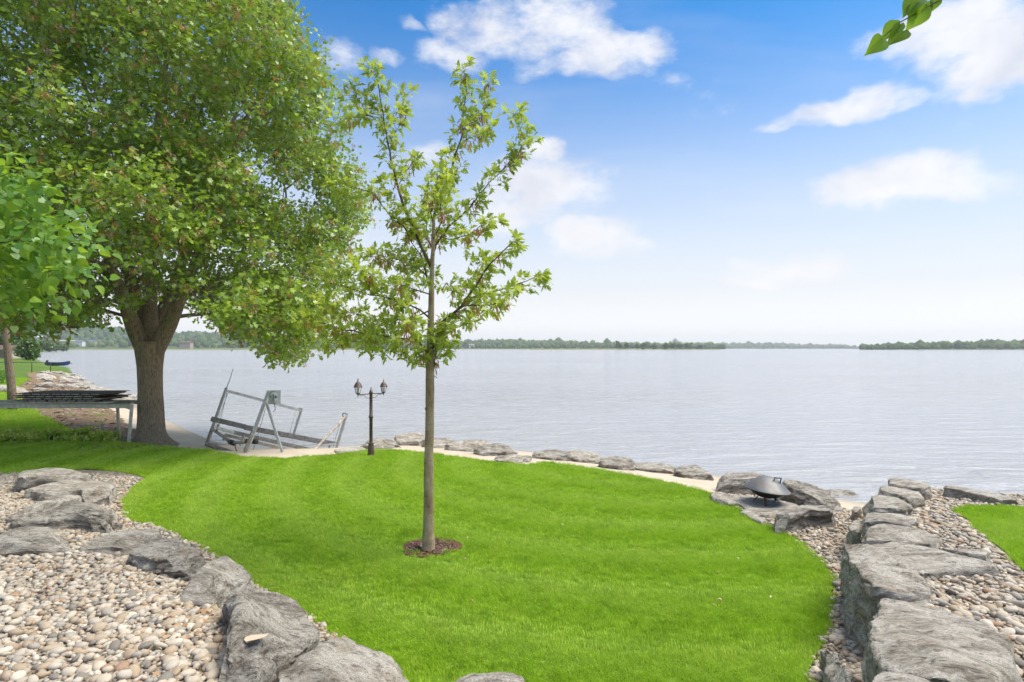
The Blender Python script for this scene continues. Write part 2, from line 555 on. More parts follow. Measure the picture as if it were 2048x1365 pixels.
PEB_R = [(3.0, 4.6), (3.5, 5.6), (4.4, 7.0), (5.2, 8.3), (6.0, 9.5), (6.75, 10.3), (7.4, 10.0), (8.8, 8.9), (10.5, 7.2), (9.5, 6.2)] + [(6.6, 4.6), (4.6, 3.0), (3.0, 3.0)]
bed_r = sheet('pebble_bed', PEB_R, 0.25, 0.004, m_pebbed)
rlawn = sheet('lawn', RLAWN, 0.25, 0.016, m_turf, wob=0.05)
PEB_M = px([(1424, 990), (1500, 1032), (1590, 1080), (1650, 1128), (1668, 1170), (1664, 1220), (1646, 1300), (1615, 1365)]) + [(3.4, 4.5), (3.6, 5.2), (4.0, 6.1), (4.9, 7.4), (5.7, 8.7), (6.3, 9.9), (5.6, 10.6), (5.1, 11.0), (4.2, 10.6)]
bed_m = sheet('pebble_bed', PEB_M, 0.2, 0.004, m_pebbed)
m_mulch, t, out = mat('bark_mulch')
po = geo_pos(t)
c = t.ramp(t.noise(po, 28, 5, 0.7), [(0.3, (0.06, 0.03, 0.02)), (0.55, (0.15, 0.075, 0.05)), (0.8, (0.27, 0.17, 0.12))])
principled(t, out, c, 0.95, normal=t.bump(t.noise(po, 50, 4, 0.7), 1.0, 0.02), spec=0.15)
ring = [(MULCH_C.x + 0.03 + 0.40 * math.cos(a) * (1 + 0.10 * math.sin(3 * a + 1)), MULCH_C.y + 0.37 * math.sin(a) * (1 + 0.1 * math.sin(2 * a))) for a in np.linspace(0, 2 * math.pi, 26)[:-1]]
mulch = sheet('mulch_ring', ring, 0.06, 0.024, m_mulch)

# ---- lake
m_water, t, out = mat('lake_water')
po = geo_pos(t)
rot = R(-8)
big = t.noise(t.mapping(po, rot=(0, 0, rot), scale=(0.30, 1.0, 1)), 0.6, 3, 0.5)
mid = t.noise(t.mapping(po, rot=(0, 0, rot + .2), scale=(0.33, 1.0, 1)), 1.5, 4, 0.52, 0.5)
sml = t.noise(t.mapping(po, rot=(0, 0, rot - .25), scale=(0.55, 1.0, 1)), 6.5, 4, 0.6)
patch = t.mr(t.noise(t.mapping(po, scale=(0.02, 0.05, 1)), 1.0, 3), 0.35, 0.65, 0.5, 1.15)
hgt = t.m('ADD', t.m('MULTIPLY', big, 0.35), t.m('ADD', t.m('MULTIPLY', mid, 0.62), t.m('MULTIPLY', sml, 0.10)))
hgt = t.m('MULTIPLY', hgt, patch)
bmp = t.n('ShaderNodeBump')
bmp.inputs['Strength'].default_value = 1.0
bmp.inputs['Distance'].default_value = 1.15
t.put(bmp.inputs['Height'], hgt)
principled(t, out, (0.35, 0.355, 0.38), 0.12, normal=bmp.outputs[0], spec=0.5, IOR=1.333)
wb = MB()
wx = [-9000, -3000, -1000, -300, -100, -30, -10, 0, 10, 30, 100, 300, 1000, 3000, 9000]
wy = [-60, 0, 10, 20, 40, 100, 300, 1000, 3000, 9000]
vs = [(a, b, WATER_Z) for b in wy for a in wx]
fs = [(j * len(wx) + i, j * len(wx) + i + 1, (j + 1) * len(wx) + i + 1, (j + 1) * len(wx) + i) for j in range(len(wy) - 1) for i in range(len(wx) - 1)]
wb.add(vs, fs)
lake = wb.build('lake', m_water); lake['kind'] = 'structure'
# ------------------------------------------------------------ boulders
def rock_material(name, dark, mid, light, warm, dark_amt=0.5):
    m, t, out = mat(name)
    tc = t.n('ShaderNodeTexCoord')
    oi = t.n('ShaderNodeObjectInfo')
    off = t.vm('SCALE', t.n('ShaderNodeCombineXYZ').outputs[0], scale=1.0)
    cb = off.node.inputs[0].links[0].from_node
    for i, k in enumerate((37.0, 91.0, 53.0)):
        t.put(cb.inputs[i], t.m('MULTIPLY', oi.outputs['Random'], k))
    co = t.vm('ADD', tc.outputs['Object'], off)
    # bedding: long streaks, tilted, wandering
    wv = t.vm('ADD', co, t.vm('SCALE', t.noise(co, 1.3, 3, out='Color'), scale=0.35))
    st = t.mapping(wv, rot=(0.18, -0.30, 0.45), scale=(0.55, 2.6, 5.2))
    strata = t.noise(st, 3.2, 6, 0.62)
    fine = t.noise(t.mapping(wv, rot=(0.18, -0.30, 0.45), scale=(1.0, 3.2, 5.0)), 13, 5, 0.7)
    blot = t.noise(co, 2.3, 5, 0.6)
    tone = t.m('ADD', t.m('MULTIPLY', strata, 0.5), t.m('ADD', t.m('MULTIPLY', fine, 0.28), t.m('MULTIPLY', blot, 0.30)))
    c = t.ramp(tone, [(0.40, dark), (0.50, mid), (0.59, light), (0.70, tuple(min(1, x * 1.12) for x in light))])
    # rust and lichen
    c = t.mix(t.mr(t.noise(co, 3.7, 5, 0.65), 0.55, 0.72, 0, 0.65), c, warm)
    c = t.mix(t.mr(t.noise(co, 6.5, 6, 0.72), 0.60, 0.70, 0, dark_amt), c, tuple(x * 0.62 for x in dark))
    c = t.mix(t.mr(t.noise(t.vm('ADD', co, (9, 3, 1)), 17, 4, 0.6), 0.62, 0.72, 0, 0.55), c, (0.44, 0.44, 0.41))
    # speckle of mineral grains
    c = t.mix(t.mr(t.noise(co, 120, 2, 0.5), 0.52, 0.72, 0, 0.5), c, tuple(x * 0.5 for x in mid))
    c = t.mix(t.mr(t.noise(t.mapping(wv, rot=(0.18, -0.30, 0.45), scale=(0.6, 2.4, 4.0)), 9, 4, 0.75), 0.55, 0.63, 0, 0.75), c, tuple(x * 0.7 for x in dark))
    h = t.m('ADD', t.m('MULTIPLY', strata, 0.6), t.m('ADD', t.m('MULTIPLY', fine, 0.3), t.m('MULTIPLY', t.noise(co, 38, 5, 0.7), 0.16)))
    b1 = t.bump(h, 1.0, 0.16)
    b2 = t.bump(t.noise(co, 70, 5, 0.75), 0.9, 0.022, b1)
    principled(t, out, c, t.mr(fine, 0.3, 0.7, 0.92, 0.72), normal=b2, spec=0.3)
    return m
M_ROCK = rock_material('grey_armour_stone', (0.17, 0.143, 0.112), (0.46, 0.405, 0.335), (0.72, 0.66, 0.58), (0.44, 0.32, 0.21), 0.4)
M_ROCKD = rock_material('lichened_dark_stone', (0.11, 0.094, 0.076), (0.34, 0.30, 0.25), (0.62, 0.57, 0.50), (0.38, 0.28, 0.185), 0.7)

def remesh(me, voxel):
    o = bpy.data.objects.new('tmp', me)
    COL.objects.link(o)
    md = o.modifiers.new('r', 'REMESH')
    md.mode = 'VOXEL'
    md.voxel_size = voxel
    dg = bpy.context.evaluated_depsgraph_get()
    res = bpy.data.meshes.new_from_object(o.evaluated_get(dg))
    bpy.data.objects.remove(o)
    return res

def boulder(label, top, zb, seed, voxel=0.04, flare=0.10, dome=0.05, rough=1.0, bevel=0.05, tilt=(0, 0), name='boulder', group=None, material=None, slab=0.0, cuts=12, cutz=1.0, shrink=1.0):
    """top: outline of the upper face, points in space; zb: depth of its foot; slab: stepped bedding"""
    top = [Vector(p) for p in top]
    ar = sum(top[i].x * top[(i + 1) % len(top)].y - top[(i + 1) % len(top)].x * top[i].y for i in range(len(top)))
    if ar < 0: top.reverse()
    c = sum(top, Vector()) / len(top)
    n = len(top)
    if group == GR:
        cuts, cutz, shrink = 5, 0.2, 1.02
    if group == GL:
        shrink = 1.05
    top = [c + (p - c) * shrink for p in top]
    rs = random.Random(seed)
    bm = bmesh.new()
    size = max((p - c).length for p in top)
    rings = []
    zmin = min(p.z for p in top)
    def ring(f, z, ab=False):
        r = []
        for i, p in enumerate(top):
            d = (p - c); d.z = 0
            q = c + d * f * (1 if f < 1 else rs.uniform(0.97, 1.03))
            q.z = z if ab else p.z + z
            r.append(bm.verts.new(q))
        return r
    hgt = c.z - zb
    rings.append(ring(0.55, dome))
    rings.append(ring(0.90, dome * 0.45))
    rings.append(ring(1.0, -min(bevel, hgt * 0.25)))
    if hgt > 0.25:
        rings.append(ring(1.0 + flare * 0.6, -hgt * 0.5))
    rings.append(ring(1.0 + flare, zb, True))
    ctop = bm.verts.new(c + Vector((0, 0, dome * 1.1)))
    cbot = bm.verts.new(Vector((c.x, c.y, zb)))
    for i in range(n):
        j = (i + 1) % n
        bm.faces.new((ctop, rings[0][i], rings[0][j]))
        for a, b in zip(rings[:-1], rings[1:]):
            bm.faces.new((a[i], b[i], b[j], a[j]))
        bm.faces.new((cbot, rings[-1][j], rings[-1][i]))
    me = bpy.data.meshes.new('boulder')
    bm.to_mesh(me); bm.free()
    me = remesh(me, voxel)
    nv = len(me.vertices)
    co = np.empty(nv * 3); me.vertices.foreach_get('co', co); co = co.reshape(-1, 3)
    # break the form along flat fracture planes
    ctr = np.array([c.x, c.y, (c.z + zb) / 2])
    rn = np.random.default_rng(seed)
    for k in range(cuts):
        nn = rn.normal(0, 1, 3); nn[2] = (abs(nn[2]) * 0.75 - 0.1) * cutz
        nn /= np.linalg.norm(nn)
        pr = (co - ctr) @ nn
        lim = np.quantile(pr, rn.uniform(0.925, 0.99))
        ex = np.maximum(pr - lim, 0)
        co = co - nn[None, :] * (ex * 0.98)[:, None]
    me.vertices.foreach_set('co', co.astype(np.float32).ravel()); me.update()
    no = np.empty(nv * 3); me.vertex_normals.foreach_get('vector', no); no = no.reshape(-1, 3)
    off = Vector((seed * 3.17, seed * 1.31, seed * 0.77))
    rot = Matrix.Rotation(rs.uniform(-0.35, 0.35), 3, 'X') @ Matrix.Rotation(rs.uniform(-0.35, 0.35), 3, 'Y') @ Matrix.Rotation(rs.uniform(0, 3), 3, 'Z')
    amp = rough * min(0.55, size) * 0.20
    dsp = np.empty(nv)
    for i in range(nv):
        p = Vector(co[i]); q = rot @ p + off
        # facets from broad cells, ledges from stretched noise, grit from fine noise
        a = mnoise.noise(q * 1.9)
        cell = mnoise.voronoi(q * (1.5 / max(size, 0.45)))[0]
        fac = (cell[1] - cell[0])
        s = Vector((q.x * 1.5, q.y * 1.5, q.z * 9.0))
        led = mnoise.fractal(s, 0.9, 2.0, 3)
        g = mnoise.fractal(q * 8.0, 0.8, 2.1, 3)
        saw = (q.z * 5.0 + q.x * 0.9 + 1.1 * mnoise.noise(q * 1.3)) % 1.0
        crk = abs(mnoise.noise(Vector((q.x * 1.1, q.y * 3.0, q.z * 3.0)) * 1.4))
        dsp[i] = amp * (0.32 * a - 0.85 * (0.35 - min(fac, 0.35)) + 0.26 * led + 0.18 * g - 0.30 * saw * saw * (1 - abs(no[i, 2]) * 0.6) - 0.45 * max(0.0, 0.10 - crk) / 0.10 * 0.6)
    side = 1.0 - 0.45 * np.abs(no[:, 2])
    co = co + no * (dsp * side)[:, None]
    me.vertices.foreach_set('co', co.astype(np.float32).ravel())
    me.polygons.foreach_set('use_smooth', np.ones(len(me.polygons), bool))
    me.update()
    me.set_sharp_from_angle(angle=R(26))
    me.transform(Matrix.Translation(-Vector((c.x, c.y, zb))))
    me.name = name
    me.materials.append(material or M_ROCK)
    o = bpy.data.objects.new(name, me)
    o.location = (c.x, c.y, zb)
    COL.objects.link(o)
    tag(o, label, 'rock', group)
    return o

def T3(pts, z):
    """outline points (u, v[, z]) of an upper face at height z"""
    return [P(p[0], p[1], p[2] if len(p) > 2 else z) for p in pts]
def Z6(pts): return [(a / 2.935, 900 + b / 2.935) + tuple(r) for a, b, *r in pts]
def Z7(pts): return [(400 + a / 2.926, 1000 + b / 2.926) + tuple(r) for a, b, *r in pts]
def Z5(pts): return [(1600 + a / 2.935, 900 + b / 2.935) + tuple(r) for a, b, *r in pts]
def Z4(pts): return [(1200 + a / 3.413, 850 + b / 3.413) + tuple(r) for a, b, *r in pts]
def Z3(pts): return [(700 + a / 3.413, 720 + b / 3.413) + tuple(r) for a, b, *r in pts]

GR = 'grey armour stones of the right retaining wall'
GL = 'grey boulders edging the left pebble bed'
boulder('long grey boulder at the back edge of the left pebble bed, against the lawn', T3(Z6([(90, 165), (105, 132), (230, 112), (350, 102), (450, 120), (525, 142), (510, 165), (390, 168), (250, 160)]), 0.36), 0.0, 1, 0.05, group=GL, rough=.8)
boulder('low flat stone half buried in pebbles behind the lichened boulder, by the bed tip', T3(Z6([(130, 235), (300, 190), (480, 180), (690, 190), (700, 212), (600, 268), (500, 262), (440, 240), (250, 262)]), 0.26), -0.05, 2, 0.05, group=GL, rough=.7, flare=.05)
boulder('narrow tan slab lying just behind the lichened boulder', T3(Z6([(40, 375), (200, 318), (330, 285), (450, 255), (485, 270), (470, 290), (330, 318), (100, 385)]), 0.40), 0.1, 3, 0.045, group=GL, rough=.6, flare=.03)
boulder('big boulder with a dark lichen-spotted front face on the left pebble bed', T3(Z6([(-40, 410, .42), (200, 350, .46), (420, 295, .5), (590, 292, .52), (640, 345, .5), (620, 400, .46), (420, 400, .44), (250, 425, .42), (60, 440, .40)]), 0.47), 0.05, 4, 0.04, group=GL, material=M_ROCKD, flare=.04, dome=.03)
boulder('small grey stub of rock between the lichened boulder and the lawn', T3(Z6([(600, 330), (660, 330), (715, 420), (720, 440), (650, 440)]), 0.22), -0.1, 5, 0.04, group=GL)
boulder('brown-grey rounded stone at the left picture edge in front of the lichened boulder', T3(Z6([(-90, 520), (130, 458), (340, 452), (415, 525), (395, 550), (180, 560), (0, 575), (-90, 570)]), 0.52), 0.2, 6, 0.04, group=GL, rough=.6, dome=.06)
boulder('grey boulder beside the lawn, third along from the lichened boulder', T3(Z6([(380, 580), (430, 548), (650, 482), (890, 437), (948, 470), (945, 505), (800, 560), (680, 600), (560, 610)]), 0.42), 0.0, 7, 0.04, group=GL, rough=.8, dome=.05)
boulder('hollowed grey boulder beside the lawn with a dark recess on its near side', T3(Z6([(690, 615), (800, 562), (960, 512), (1040, 502), (1130, 535), (1200, 590), (1205, 625), (1080, 625), (900, 650)]), 0.50), 0.0, 8, 0.035, group=GL, material=M_ROCKD, rough=1.2, dome=.05)
boulder('smooth wedge-shaped grey boulder between the hollowed boulder and the largest one', T3(Z6([(1010, 800, .6), (1210, 645, .52), (1300, 618, .48), (1420, 668, .42), (1492, 738, .38), (1470, 770, .42), (1330, 775, .5), (1180, 820, .56)]), 0.50), 0.0, 9, 0.035, group=GL, rough=.7)
boulder('largest dark-streaked boulder beside the lawn with a dry curled leaf on top', T3(Z7([(120, 560, .68), (200, 495, .60), (370, 508, .52), (560, 560, .46), (690, 630, .42), (735, 720, .42), (690, 790, .48), (560, 850, .55), (420, 880, .62), (250, 960, .72), (100, 985, .80), (60, 900, .80), (190, 650, .74)]), 0.6), 0.0, 10, 0.03, group=GL, rough=1.1, dome=.06, flare=.06, material=M_ROCKD)
boulder('low dark lump of rock at the foot of the largest dark-streaked boulder, bottom picture edge', T3(Z7([(90, 1060), (180, 970), (300, 930), (430, 870), (440, 950), (330, 1040), (250, 1080)]), 0.78), 0.4, 11, 0.03, group=GL, material=M_ROCKD, dome=.05)
boulder('fist-sized dark stone wedged between the two nearest left boulders', T3(Z7([(425, 960), (440, 915), (510, 895), (528, 915), (515, 955), (450, 985)]), 0.66), 0.5, 12, 0.02, dome=.04, rough=.5, group=GL, material=M_ROCKD)
boulder('broad pale boulder with a pitted rounded top at the bottom of the lawn', T3(Z7([(400, 1100, .7), (520, 980, .66), (640, 850, .6), (800, 775, .54), (905, 790, .5), (1060, 868, .46), (1200, 950, .44), (1285, 1050, .42), (1290, 1180, .5), (1000, 1280, .6), (600, 1280, .7)]), 0.58), 0.0, 13, 0.03, group=GL, rough=.8, dome=.07)
boulder('grey boulder cut by the bottom picture edge, right of the broad pale one', T3(Z7([(1350, 1075), (1430, 1022), (1600, 1007), (1800, 1005), (1900, 1030), (1990, 1075), (1960, 1200), (1700, 1300), (1400, 1220)]), 0.45), 0.0, 14, 0.035, group=GL, rough=.7, dome=.05)
boulder('boulder barely showing at the bottom picture edge below the middle of the lawn', T3([(1180, 1400), (1300, 1364), (1390, 1366), (1470, 1390), (1440, 1470), (1250, 1480)], 0.42), 0.0, 15, 0.04, group=GL, rough=.6, dome=.03)

GR = 'grey armour stones of the right retaining wall'
boulder('largest right-hand armour stone, broad streaked top, nearest to the viewer', T3(Z5([(440, 852, .70), (560, 850, .68), (800, 895, .66), (1050, 980, .66), (1270, 1085, .68), (1290, 1300, .74), (1180, 1420, .82), (800, 1400, .86), (430, 1290, .84), (395, 1150, .80), (400, 1000, .75)]), 0.74), 0.0, 21, 0.028, group=GR, flare=.06, dome=.03, rough=.9, bevel=.06)
boulder('tall armour stone with a steep dark face above the lawn and a brown-streaked ridge', T3(Z5([(235, 552, .60), (350, 548, .62), (520, 600, .66), (700, 700, .66), (815, 800, .64), (810, 880, .62), (620, 855, .62), (445, 838, .64), (330, 740, .66), (270, 640, .64)]), 0.63), -0.1, 22, 0.028, group=GR, flare=.10, dome=.05, rough=1.1)
boulder('broad flat grey slab in the right wall with pebbles along its near edge', T3(Z5([(375, 545), (560, 532), (770, 562), (960, 610), (1178, 660), (1170, 688), (900, 690), (715, 735), (640, 690), (540, 635), (430, 580)]), 0.64), 0.1, 23, 0.035, group=GR, flare=.03, dome=.015, rough=.6, bevel=.03)
boulder('thin grey slab in the pebbles beside the small right-hand lawn', T3(Z5([(800, 568), (960, 575), (1120, 598), (1128, 625), (1000, 612), (880, 590)]), 0.66), 0.4, 24, 0.03, group=GR, flare=.02, dome=.01, rough=.5, bevel=.02)
boulder('pale grained slab in the right wall just behind the broad flat one', T3(Z5([(368, 500), (380, 450), (460, 425), (600, 440), (740, 475), (870, 522), (790, 555), (660, 548), (500, 530), (380, 530)]), 0.64), 0.05, 25, 0.035, group=GR, flare=.03, dome=.03, rough=.7)
boulder('lower block of the right wall standing on the pebbles left of the pale grained slab', T3(Z5([(272, 440), (300, 410), (360, 395), (366, 440), (362, 490), (290, 470)]), 0.40), -0.1, 26, 0.035, group=GR, flare=.08, dome=.02, rough=.7)
boulder('thin cracked slab in the right wall below the rough dark block', T3(Z5([(366, 385), (420, 365), (520, 360), (690, 392), (705, 425), (600, 428), (460, 418), (372, 428)]), 0.60), 0.0, 27, 0.035, group=GR, flare=.02, dome=.02, rough=.8)
boulder('rough dark rounded block of the right wall in front of the sand patch', T3(Z5([(368, 320), (380, 280), (440, 258), (560, 272), (640, 305), (682, 345), (670, 362), (500, 345), (380, 345)]), 0.62), 0.0, 28, 0.035, group=GR, flare=.03, dome=.05, rough=1.0)
boulder('small stone tucked against the right wall beside the patch of sand', T3(Z5([(300, 365), (320, 340), (360, 332), (362, 365), (330, 380)]), 0.12), -0.3, 29, 0.035, group=GR)
boulder('tan-topped slab in the right wall, second from its lake end', T3(Z5([(455, 232), (465, 212), (520, 208), (700, 238), (742, 288), (640, 296), (540, 262)]), 0.55), -0.1, 30, 0.035, group=GR, flare=.02, dome=.02, rough=.7)
boulder('grey stone forming the lake-end corner of the right wall', T3(Z5([(500, 200), (515, 172), (545, 166), (740, 186), (790, 215), (740, 235), (620, 222)]), 0.55), -0.6, 31, 0.04, group=GR, flare=.03, dome=.03, rough=.8)
boulder('long low stone along the water behind the small right-hand lawn', T3(Z5([(785, 215), (800, 203), (930, 215), (1100, 245), (1290, 285), (1300, 300), (1150, 285), (920, 235)]), 0.50), -0.6, 32, 0.045, group=GR, flare=.05, dome=.03, rough=.9)
boulder('narrow leaning stone at the foot of the right wall, bottom picture edge', T3(Z5([(140, 1165, .22), (190, 1142, .25), (250, 1230, .34), (330, 1340, .4), (310, 1420, .42), (150, 1420, .3), (125, 1260, .22)]), 0.3), -0.05, 33, 0.03, group=GR, flare=.05, dome=.02, rough=.7)
boulder('rounded stone top at the bottom picture edge in front of the largest right-hand stone', T3(Z5([(390, 1400), (410, 1340), (465, 1300), (620, 1312), (780, 1355), (860, 1420), (600, 1480)]), 0.92), 0.3, 34, 0.03, group=GR, flare=.05, dome=.03, rough=.6)

GF = 'rocks around the fire bowl'
boulder('blocky dark rock standing behind the fire bowl at the water', T3(Z4([(762, 372), (860, 322), (1050, 318), (1150, 345), (1120, 372), (1040, 372), (860, 378)]), 0.20), -0.35, 41, 0.035, group=GF, flare=.04, dome=.02, material=M_ROCKD, rough=.8)
boulder('long rock sloping to the water right of the fire bowl', T3(Z4([(1225, 385, .25), (1250, 362, .24), (1370, 370, .2), (1560, 455, .12), (1650, 530, .08), (1690, 590, .0), (1640, 610, .0), (1470, 520, .12), (1300, 440, .2)]), 0.15), -0.4, 42, 0.035, group=GF, flare=.06, dome=.04, material=M_ROCKD, rough=1.0)
boulder('square-edged rock with a rough dark face in front of the fire bowl', T3(Z4([(1155, 630), (1180, 600), (1250, 562), (1400, 545), (1560, 532), (1602, 562), (1595, 590), (1450, 585), (1300, 625), (1210, 645)]), 0.26), -0.12, 43, 0.03, group=GF, flare=.04, dome=.02, material=M_ROCKD, rough=.9)
boulder('flat stone floor slab beneath the fire bowl', T3(Z4([(800, 470), (960, 475), (1120, 490), (1330, 520), (1420, 545), (1250, 590), (1160, 640), (1040, 600), (960, 545), (870, 505)]), 0.06), -0.3, 44, 0.04, group=GF, flare=.02, dome=.005, rough=.35, bevel=.02)
boulder('pale low stone at the lawn edge left of the fire bowl', T3(Z4([(715, 482), (760, 452), (840, 452), (960, 520), (972, 548), (900, 550), (800, 520)]), 0.08), -0.2, 45, 0.035, group=GF, flare=.03, dome=.02, rough=.8)
boulder('small pale stone at the lawn edge in front of the floor slab', T3(Z4([(950, 590), (985, 560), (1050, 590), (1150, 660), (1140, 685), (1050, 650)]), 0.05), -0.2, 46, 0.035, group=GF, flare=.03, dome=.01, rough=.7)

GS = 'rocks lined up along the sandy beach'
def beach_rock(label, u0, u1, vt, vb, h, seed, sk=0.0, tall=1.0):
    """a rock on the sand, its foot seen at vb, its crest at vt"""
    zg = -0.22
    for _ in range(6):
        p = P((u0 + u1) / 2, vb, zg)
        zg = hz1(p.x, p.y)
    f0 = P(u0 - 24, vb, zg); f1 = P(u1 + 24, vb, zg)
    wd = (f1 - f0).length
    rs = random.Random(seed * 7)
    dep = rs.uniform(0.6, 0.85)
    h = h * 0.80
    pts = []
    n = 7
    yaw = rs.uniform(-.25, .25)
    for k in range(n):
        a = 2 * math.pi * k / n + rs.uniform(-.32, .32)
        ex, ey = math.cos(a), math.sin(a)
        ax_, ay_ = ex * wd * 0.5 * rs.uniform(.82, 1.0), ey * dep * 0.55 * rs.uniform(.8, 1.1)
        x = (f0.x + f1.x) / 2 + ax_ * math.cos(yaw) - ay_ * math.sin(yaw); y = f0.y + dep / 2 + ay_ * math.cos(yaw) + ax_ * math.sin(yaw)
        pts.append(Vector((x, y, zg + h * (0.62 + sk * 0.8 * ex + 0.30 * ey) * rs.uniform(.7, 1.1))))
    return boulder(label, pts, zg - 0.15, seed, 0.04, flare=.04, dome=h * 0.2, rough=1.1, group=GS, bevel=.02, cuts=16, material=M_ROCKD if seed % 2 else M_ROCK)
beach_rock('beach rock touching the blocky dark rock by the fire bowl', 1364, 1428, 937, 960, .27, 61, -.2)
beach_rock('flat beach rock second to the left from the fire bowl', 1274, 1350, 929, 946, .2, 62)
beach_rock('pale pointed beach rock third to the left from the fire bowl', 1205, 1268, 917, 940, .28, 63)
beach_rock('long low beach rock right of the gap, the right one of a touching pair', 1130, 1214, 905, 926, .26, 64, -.3)
beach_rock('low sloping beach rock just right of the gap in the rock line', 1070, 1134, 905, 921, .2, 65, .3)
beach_rock('lowest flat beach rock just left of the gap in the rock line', 1000, 1056, 911, 928, .18, 66)
beach_rock('humped beach rock behind the flat one left of the gap', 950, 1025, 893, 912, .3, 67, .2)
beach_rock('broad layered beach rock, second right of the young tree trunk', 890, 978, 884, 904, .3, 68)
beach_rock('beach rock half hidden behind the young tree trunk', 852, 907, 877, 897, .3, 69, -.2)
beach_rock('rounded tallest beach rock between the lamp post and the young tree', 788, 846, 869, 891, .36, 70)
beach_rock('wide grey beach rock behind the lamp post', 723, 789, 878, 899, .3, 71, -.2)
beach_rock('thin flat beach rock left of the lamp post near the boat lift', 664, 722, 898, 908, .10, 72)
beach_rock('low rock at the edge of the small patch of sand by the right wall', 1662, 1726, 987, 998, .12, 73)
# ------------------------------------------------------------ pebbles
m_peb, t, out = mat('river_pebble')
g = t.n('ShaderNodeNewGeometry'); oi = t.n('ShaderNodeObjectInfo')
rnd = t.m('FRACT', t.m('ADD', t.m('MULTIPLY', oi.outputs['Random'], 7.31), g.outputs['Random Per Island']))
c = t.ramp(rnd, [(0.0, (0.43, 0.35, 0.265)), (0.14, (0.52, 0.475, 0.41)), (0.30, (0.38, 0.295, 0.21)), (0.40, (0.35, 0.33, 0.30)), (0.52, (0.56, 0.49, 0.40)),
                 (0.68, (0.46, 0.415, 0.36)), (0.76, (0.44, 0.335, 0.23)), (0.84, (0.66, 0.60, 0.52)), (0.91, (0.20, 0.185, 0.165)), (0.965, (0.36, 0.215, 0.135)), (1.0, (0.49, 0.41, 0.32))], 'CONSTANT')
co = geo_pos(t)
c = t.mix(t.mr(t.noise(co, 28, 5, 0.65), 0.35, 0.7, 0, 0.4), c, (0.28, 0.23, 0.18))
c = t.mix(1.0, c, (0.93, 0.905, 0.87), 'MULTIPLY')
c = t.mix(t.mr(t.noise(co, 160, 3, 0.6), 0.5, 0.75, 0, 0.35), c, (0.5, 0.46, 0.4))
principled(t, out, c, 0.72, normal=t.bump(t.noise(co, 110, 4, 0.65), 0.35, 0.006), spec=0.35)

def pebble_shapes(k, sub):
    res = []
    for i in range(k):
        bm = bmesh.new()
        bmesh.ops.create_icosphere(bm, subdivisions=sub, radius=1.0)
        rs = random.Random(500 + i)
        off = Vector((i * 5.1, i * 2.3, i))
        fl, nr = rs.uniform(0.38, 0.62), rs.uniform(0.6, 0.85)
        for v in bm.verts:
            p = v.co.copy()
            f = 1 + 0.22 * mnoise.noise(p * 1.2 + off) + 0.07 * mnoise.noise(p * 3 + off)
            q = p * f
            q.x = abs(q.x) ** 0.92 * math.copysign(1, q.x)
            v.co = (q.x, q.y * nr, q.z * fl)
        vs = np.array([v.co[:] for v in bm.verts]); bm.verts.index_update()
        fs = np.array([[q.index for q in f.verts] for f in bm.faces])
        bm.free()
        res.append((vs, fs))
    return res
PEB_HI = pebble_shapes(10, 2)
PEB_LO = pebble_shapes(8, 1)
PEB_ME = []
for vs, fs in PEB_HI:
    pm = np_mesh('pebble', vs, fs, True)
    pm.materials.append(m_peb)
    PEB_ME.append(pm)

